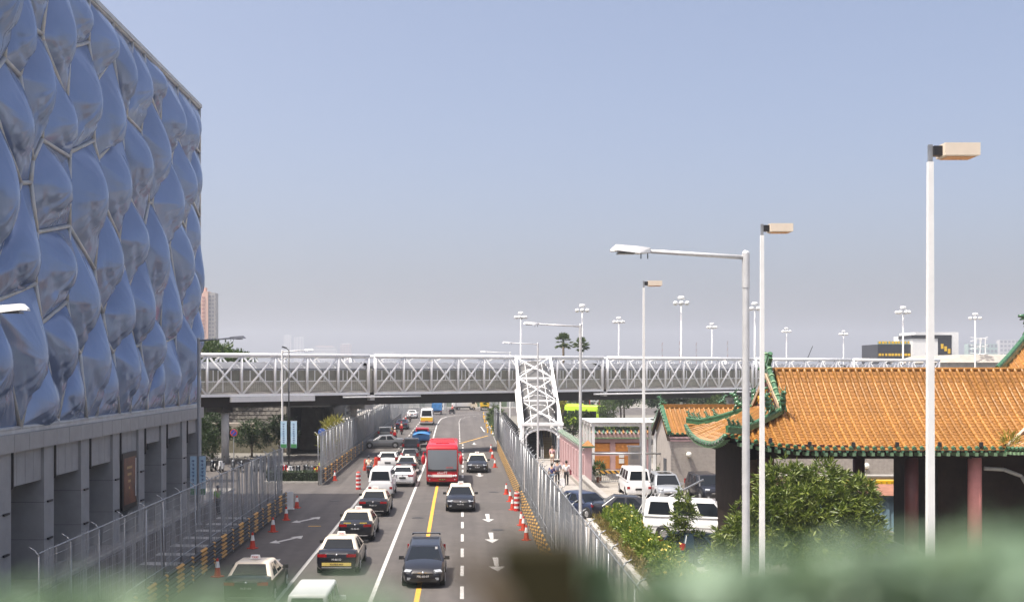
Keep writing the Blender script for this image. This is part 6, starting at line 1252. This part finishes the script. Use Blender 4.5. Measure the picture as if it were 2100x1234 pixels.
MB().bb((-14, 0, 0), (6.4, 12, HT)).build('front_block', M('salmon_wall', (.60, .36, .26), .8, var=.06), t); MB().bb((6.4, 1.5, 0), (11.2, 12, HT - 1)).build('side_block', M('grey_wall2', (.30, .28, .26), .8), t); MB().bb((-10, 3, HT), (4, 9, HT + 3)).build('roof_room', MATS['salmon_wall'], t)
for i in range(22):
    z = 2 + i * (HT - 4) / 22
    MB().bb((2.2, -.7, z), (4.2, 0, z + .9)).build('balcony', M('tower_red', (.36, .14, .10), .8), t); MB().bb((-2, -.1, z + .4), (1.4, -.01, z + 1.7)).build('window', FW_, t)
    for k in range(2): MB().bb((6.8 + k * 2.2, 1.3, z + .5), (8.3 + k * 2.2, 1.49, z + 1.8)).build('window', FW_, t)
    MB().bb((10.9, .6, z), (11.9, 2.5, z + .9)).build('balcony', MATS['grey_wall2'], t)
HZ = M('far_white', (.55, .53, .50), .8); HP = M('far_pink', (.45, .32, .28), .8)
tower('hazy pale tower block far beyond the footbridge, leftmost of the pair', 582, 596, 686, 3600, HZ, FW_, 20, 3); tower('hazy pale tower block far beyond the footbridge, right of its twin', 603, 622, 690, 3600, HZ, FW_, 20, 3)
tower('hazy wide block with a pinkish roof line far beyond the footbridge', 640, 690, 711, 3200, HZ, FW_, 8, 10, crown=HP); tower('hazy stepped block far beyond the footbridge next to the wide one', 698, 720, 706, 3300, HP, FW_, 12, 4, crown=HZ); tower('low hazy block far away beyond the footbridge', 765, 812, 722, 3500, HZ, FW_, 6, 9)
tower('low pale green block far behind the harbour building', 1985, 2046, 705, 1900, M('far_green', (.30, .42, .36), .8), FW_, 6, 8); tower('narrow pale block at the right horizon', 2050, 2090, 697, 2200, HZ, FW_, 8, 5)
# harbour building with dark and yellow facade
Y = 300; hbx = (1800 - VX) * Y / FPX; t = thing('harbour_building', 'white harbour building with black facade band and yellow squares', 'building', (hbx, Y, 0)); u = Y / FPX
def hz(py): return CAM_H + (HY - py) * u
MB().bb((0, 0, 0), (68 * u, 12, hz(706))).build('dark_wing', M('navy_cladding', (.02, .022, .03), .35), t); MB().bb((68 * u, -1.0, 0), (150 * u, 12, hz(688))).build('white_wing', WHITE, t); MB().bb((86 * u, 3, 0), (176 * u, 14, hz(680))).build('rear_wing', WHITE, t); MB().bb((66 * u, -1.2, hz(694)), (148 * u, 8, hz(687))).build('roof_band', BLACK, t); MB().bb((120 * u, -1.1, 0), (148 * u, -1.01, hz(694))).build('dark_bay', MATS['navy_cladding'], t)
for i in range(10):
    for z in (704.5, 729.5): MB().bb((2 * u + i * 6.6 * u, -.12, hz(z)), (2 * u + (i * 6.6 + rt.uniform(3, 6)) * u, -.01, hz(z - 5))).build('yellow_square', P_YEL, t)
for k in range(3): MB().bb(((126 + 7 * k) * u, -1.2, hz(715 + 5 * k)), ((131 + 7 * k) * u, -1.12, hz(705 + 5 * k))).build('yellow_square', P_YEL, t)
MB().bb((1 * u, 0.2, hz(706)), (66 * u, .5, hz(700))).build('glass_rail', M('green_glass', (.2, .32, .3), .3), t)
for x in (22, 40): MB().bb((x * u, 2, hz(706)), ((x + 7) * u, 4, hz(699))).build('roof_plant', WHITE, t)
t = thing('steel_frame', 'white steel lattice frame in front of the harbour building', 'lattice', (hbx + 148 * u, Y - 12, 0)); 
for k in range(4): MB().cyl((k * 1.3, 0, 0), (k * 1.3 + (1.6 if k < 2 else 0), 0, hz(695)), .13, n=5).build('leg', WHITE, t)
for k in range(9): MB().cyl((0, 0, 9 + k), (4.5, 0, 8.4 + k + (k % 2) * 1.6), .07, n=4).build('brace', WHITE, t)
t = thing('terminal_roof', 'broad weathered grey terminal roof behind the temple', 'building', ((1940 - VX) * 230 / FPX, 230, 0)); MB().loft([[(x, y, z) for x, y in ((0 + a, 0 + a * .5), (26, a * .5), (26, 30), (0 + a, 30))] for a, z in ((0, 10.2), (.5, 10.4), (4.5, 11.7), (6, 11.9))]).build('roof', M('weathered_roof', (.34, .31, .27), .85, var=.2, scale=.4, stretch=(1, .1, 1)), t); MB().bb((1, 1, 0), (25, 29, 10.3)).build('wall', CONC, t)
for i, px in enumerate((1322, 1358, 1394, 1428, 1492)):
    X, Yy, Z = P(px, 699 + i % 2 * 3, 900); t = thing('lattice_mast', 'faint lattice mast on the horizon above the footbridge', 'mast', (X, 900, 0), 0, 'faint masts on the horizon')
    for x in (-.5, .5): MB().cyl((x, 0, 0), (x * .4, 0, Z), .14, n=4).build('leg', GALV, t)
    for k in range(12): MB().cyl((-.5, 0, Z * k / 12), (.5, 0, Z * (k + 1) / 12), .1, n=4).build('brace', CRED if k % 2 else WHITE, t)
t = thing('crane_jib', 'thin dark slanting jib behind the footbridge', 'crane', ((1665 - VX) * 260 / FPX - 1.6, 260, 0)); MB().cyl((0, 0, 0), (0, 0, 9.5), .12, n=5).build('mast', GALV, t); MB().cyl((-.4, 0, 9.0), (1.8, 0, 14.2), .08, n=5).build('jib', BLACK, t)
# ------------------------------------------------------------ near footbridge parapet with planter (out of focus, right under the lens)
nd = struct(MB().bb((-12, -3.2, 6.9), (12, 1.05, 7.15)).build('viewing_deck', CONC))
pt = thing('planter_trough', 'green painted planter trough on the near parapet', 'planter', (0, .42, 7.15)); 
MB().bb((-3, -.16, 0), (3, -.13, 1.05)).bb((-3, .3, 0), (3, .33, 1.05)).bb((-3, -.13, .6), (3, .3, .64)).build('trough', M('trough_green', (.10, .18, .11), .6, var=.2), pt)
LEAF_NEAR = M('near_leaf', (.12, .17, .10), .55, var=0, col2=(.34, .48, .35), island=True, trans=.15)
q = np.random.default_rng(5); prof = [(-300, 1226), (0, 1231), (250, 1227), (450, 1226), (640, 1238), (800, 1252), (840, 1340), (1150, 1340), (1205, 1150), (1242, 1145), (1246, 1340), (1316, 1340), (1350, 1188), (1500, 1178), (1700, 1154), (1900, 1130), (2100, 1112), (2500, 1100)]
def topy(px):
    for (a, b), (c, d) in zip(prof, prof[1:]):
        if a <= px <= c: return b + (d - b) * (px - a) / (c - a)
    return 1300
pts, dirs = [], []
for i in range(9000):
    px = q.uniform(-280, 2450); Y = q.uniform(.30, .44); ty = topy(px) + 12; py = ty + q.exponential(60)
    if 815 < px < 1216 or 1242 < px < 1325: continue
    if 1200 < px < 1250: py = ty + q.uniform(0, 120); Y = q.uniform(.42, .44)
    x, y, z = P(px, py, Y); dv = np.array([q.normal(), q.normal() * .5 - .2, q.normal() * .35]); pts.append((x, y - .42, z - 7.15)); dirs.append(dv)
pts = np.array(pts); dirs = np.array(dirs); dirs /= np.linalg.norm(dirs, axis=1, keepdims=True); pts = pts - dirs * .008
obj('leaves', leaf_mesh('leaves', LEAF_NEAR, pts, dirs, .017, .012, 6), pt)
m = MB()
for k in range(40): x = q.uniform(-.3, .7); m.cyl((x, .05, .6), (x + q.uniform(-.03, .03), q.uniform(-.08, .0), 1.40), .006, .003, 5)
m.build('stems', BARK, pt)
a = P(1022, 1118, .40); b = P(1196, 1118, .40); tag(MB().bb((a[0], .395, 7.15), (b[0], .42, a[2])).build('parapet_post', M('brown_post', (.030, .027, .014), .9, var=.2, spec=.1)), 'dark brown blurred parapet post among the near plants', 'post')
a = P(948, 1140, .36); b = P(1028, 1250, .36); tag(MB().tube([(b[0] + .02, .36, b[2] - .05), b, a], .005, 6, [.006, .0055, .004]).tube([(b[0] + .02, .36, b[2] - .05), (b[0] + .022, .36, 7.9)], .006, 6).build('twig', BARK), 'blurred brown twig leaning beside the parapet post', 'twig')
# ------------------------------------------------------------ haze
hm = bpy.data.materials.new('haze_air'); hm.use_nodes = True; ht = hm.node_tree; ht.nodes.remove(ht.nodes['Principled BSDF'])
pv_ = ht.nodes.new('ShaderNodeVolumePrincipled'); pv_.inputs['Color'].default_value = (.80, .84, .92, 1); pv_.inputs['Density'].default_value = .0004; pv_.inputs['Anisotropy'].default_value = .2
ht.links.new(pv_.outputs[0], ht.nodes['Material Output'].inputs['Volume'])
stuff(MB().bb((-3500, -250, -1.2), (3500, 4200, 150)).build('haze', hm))
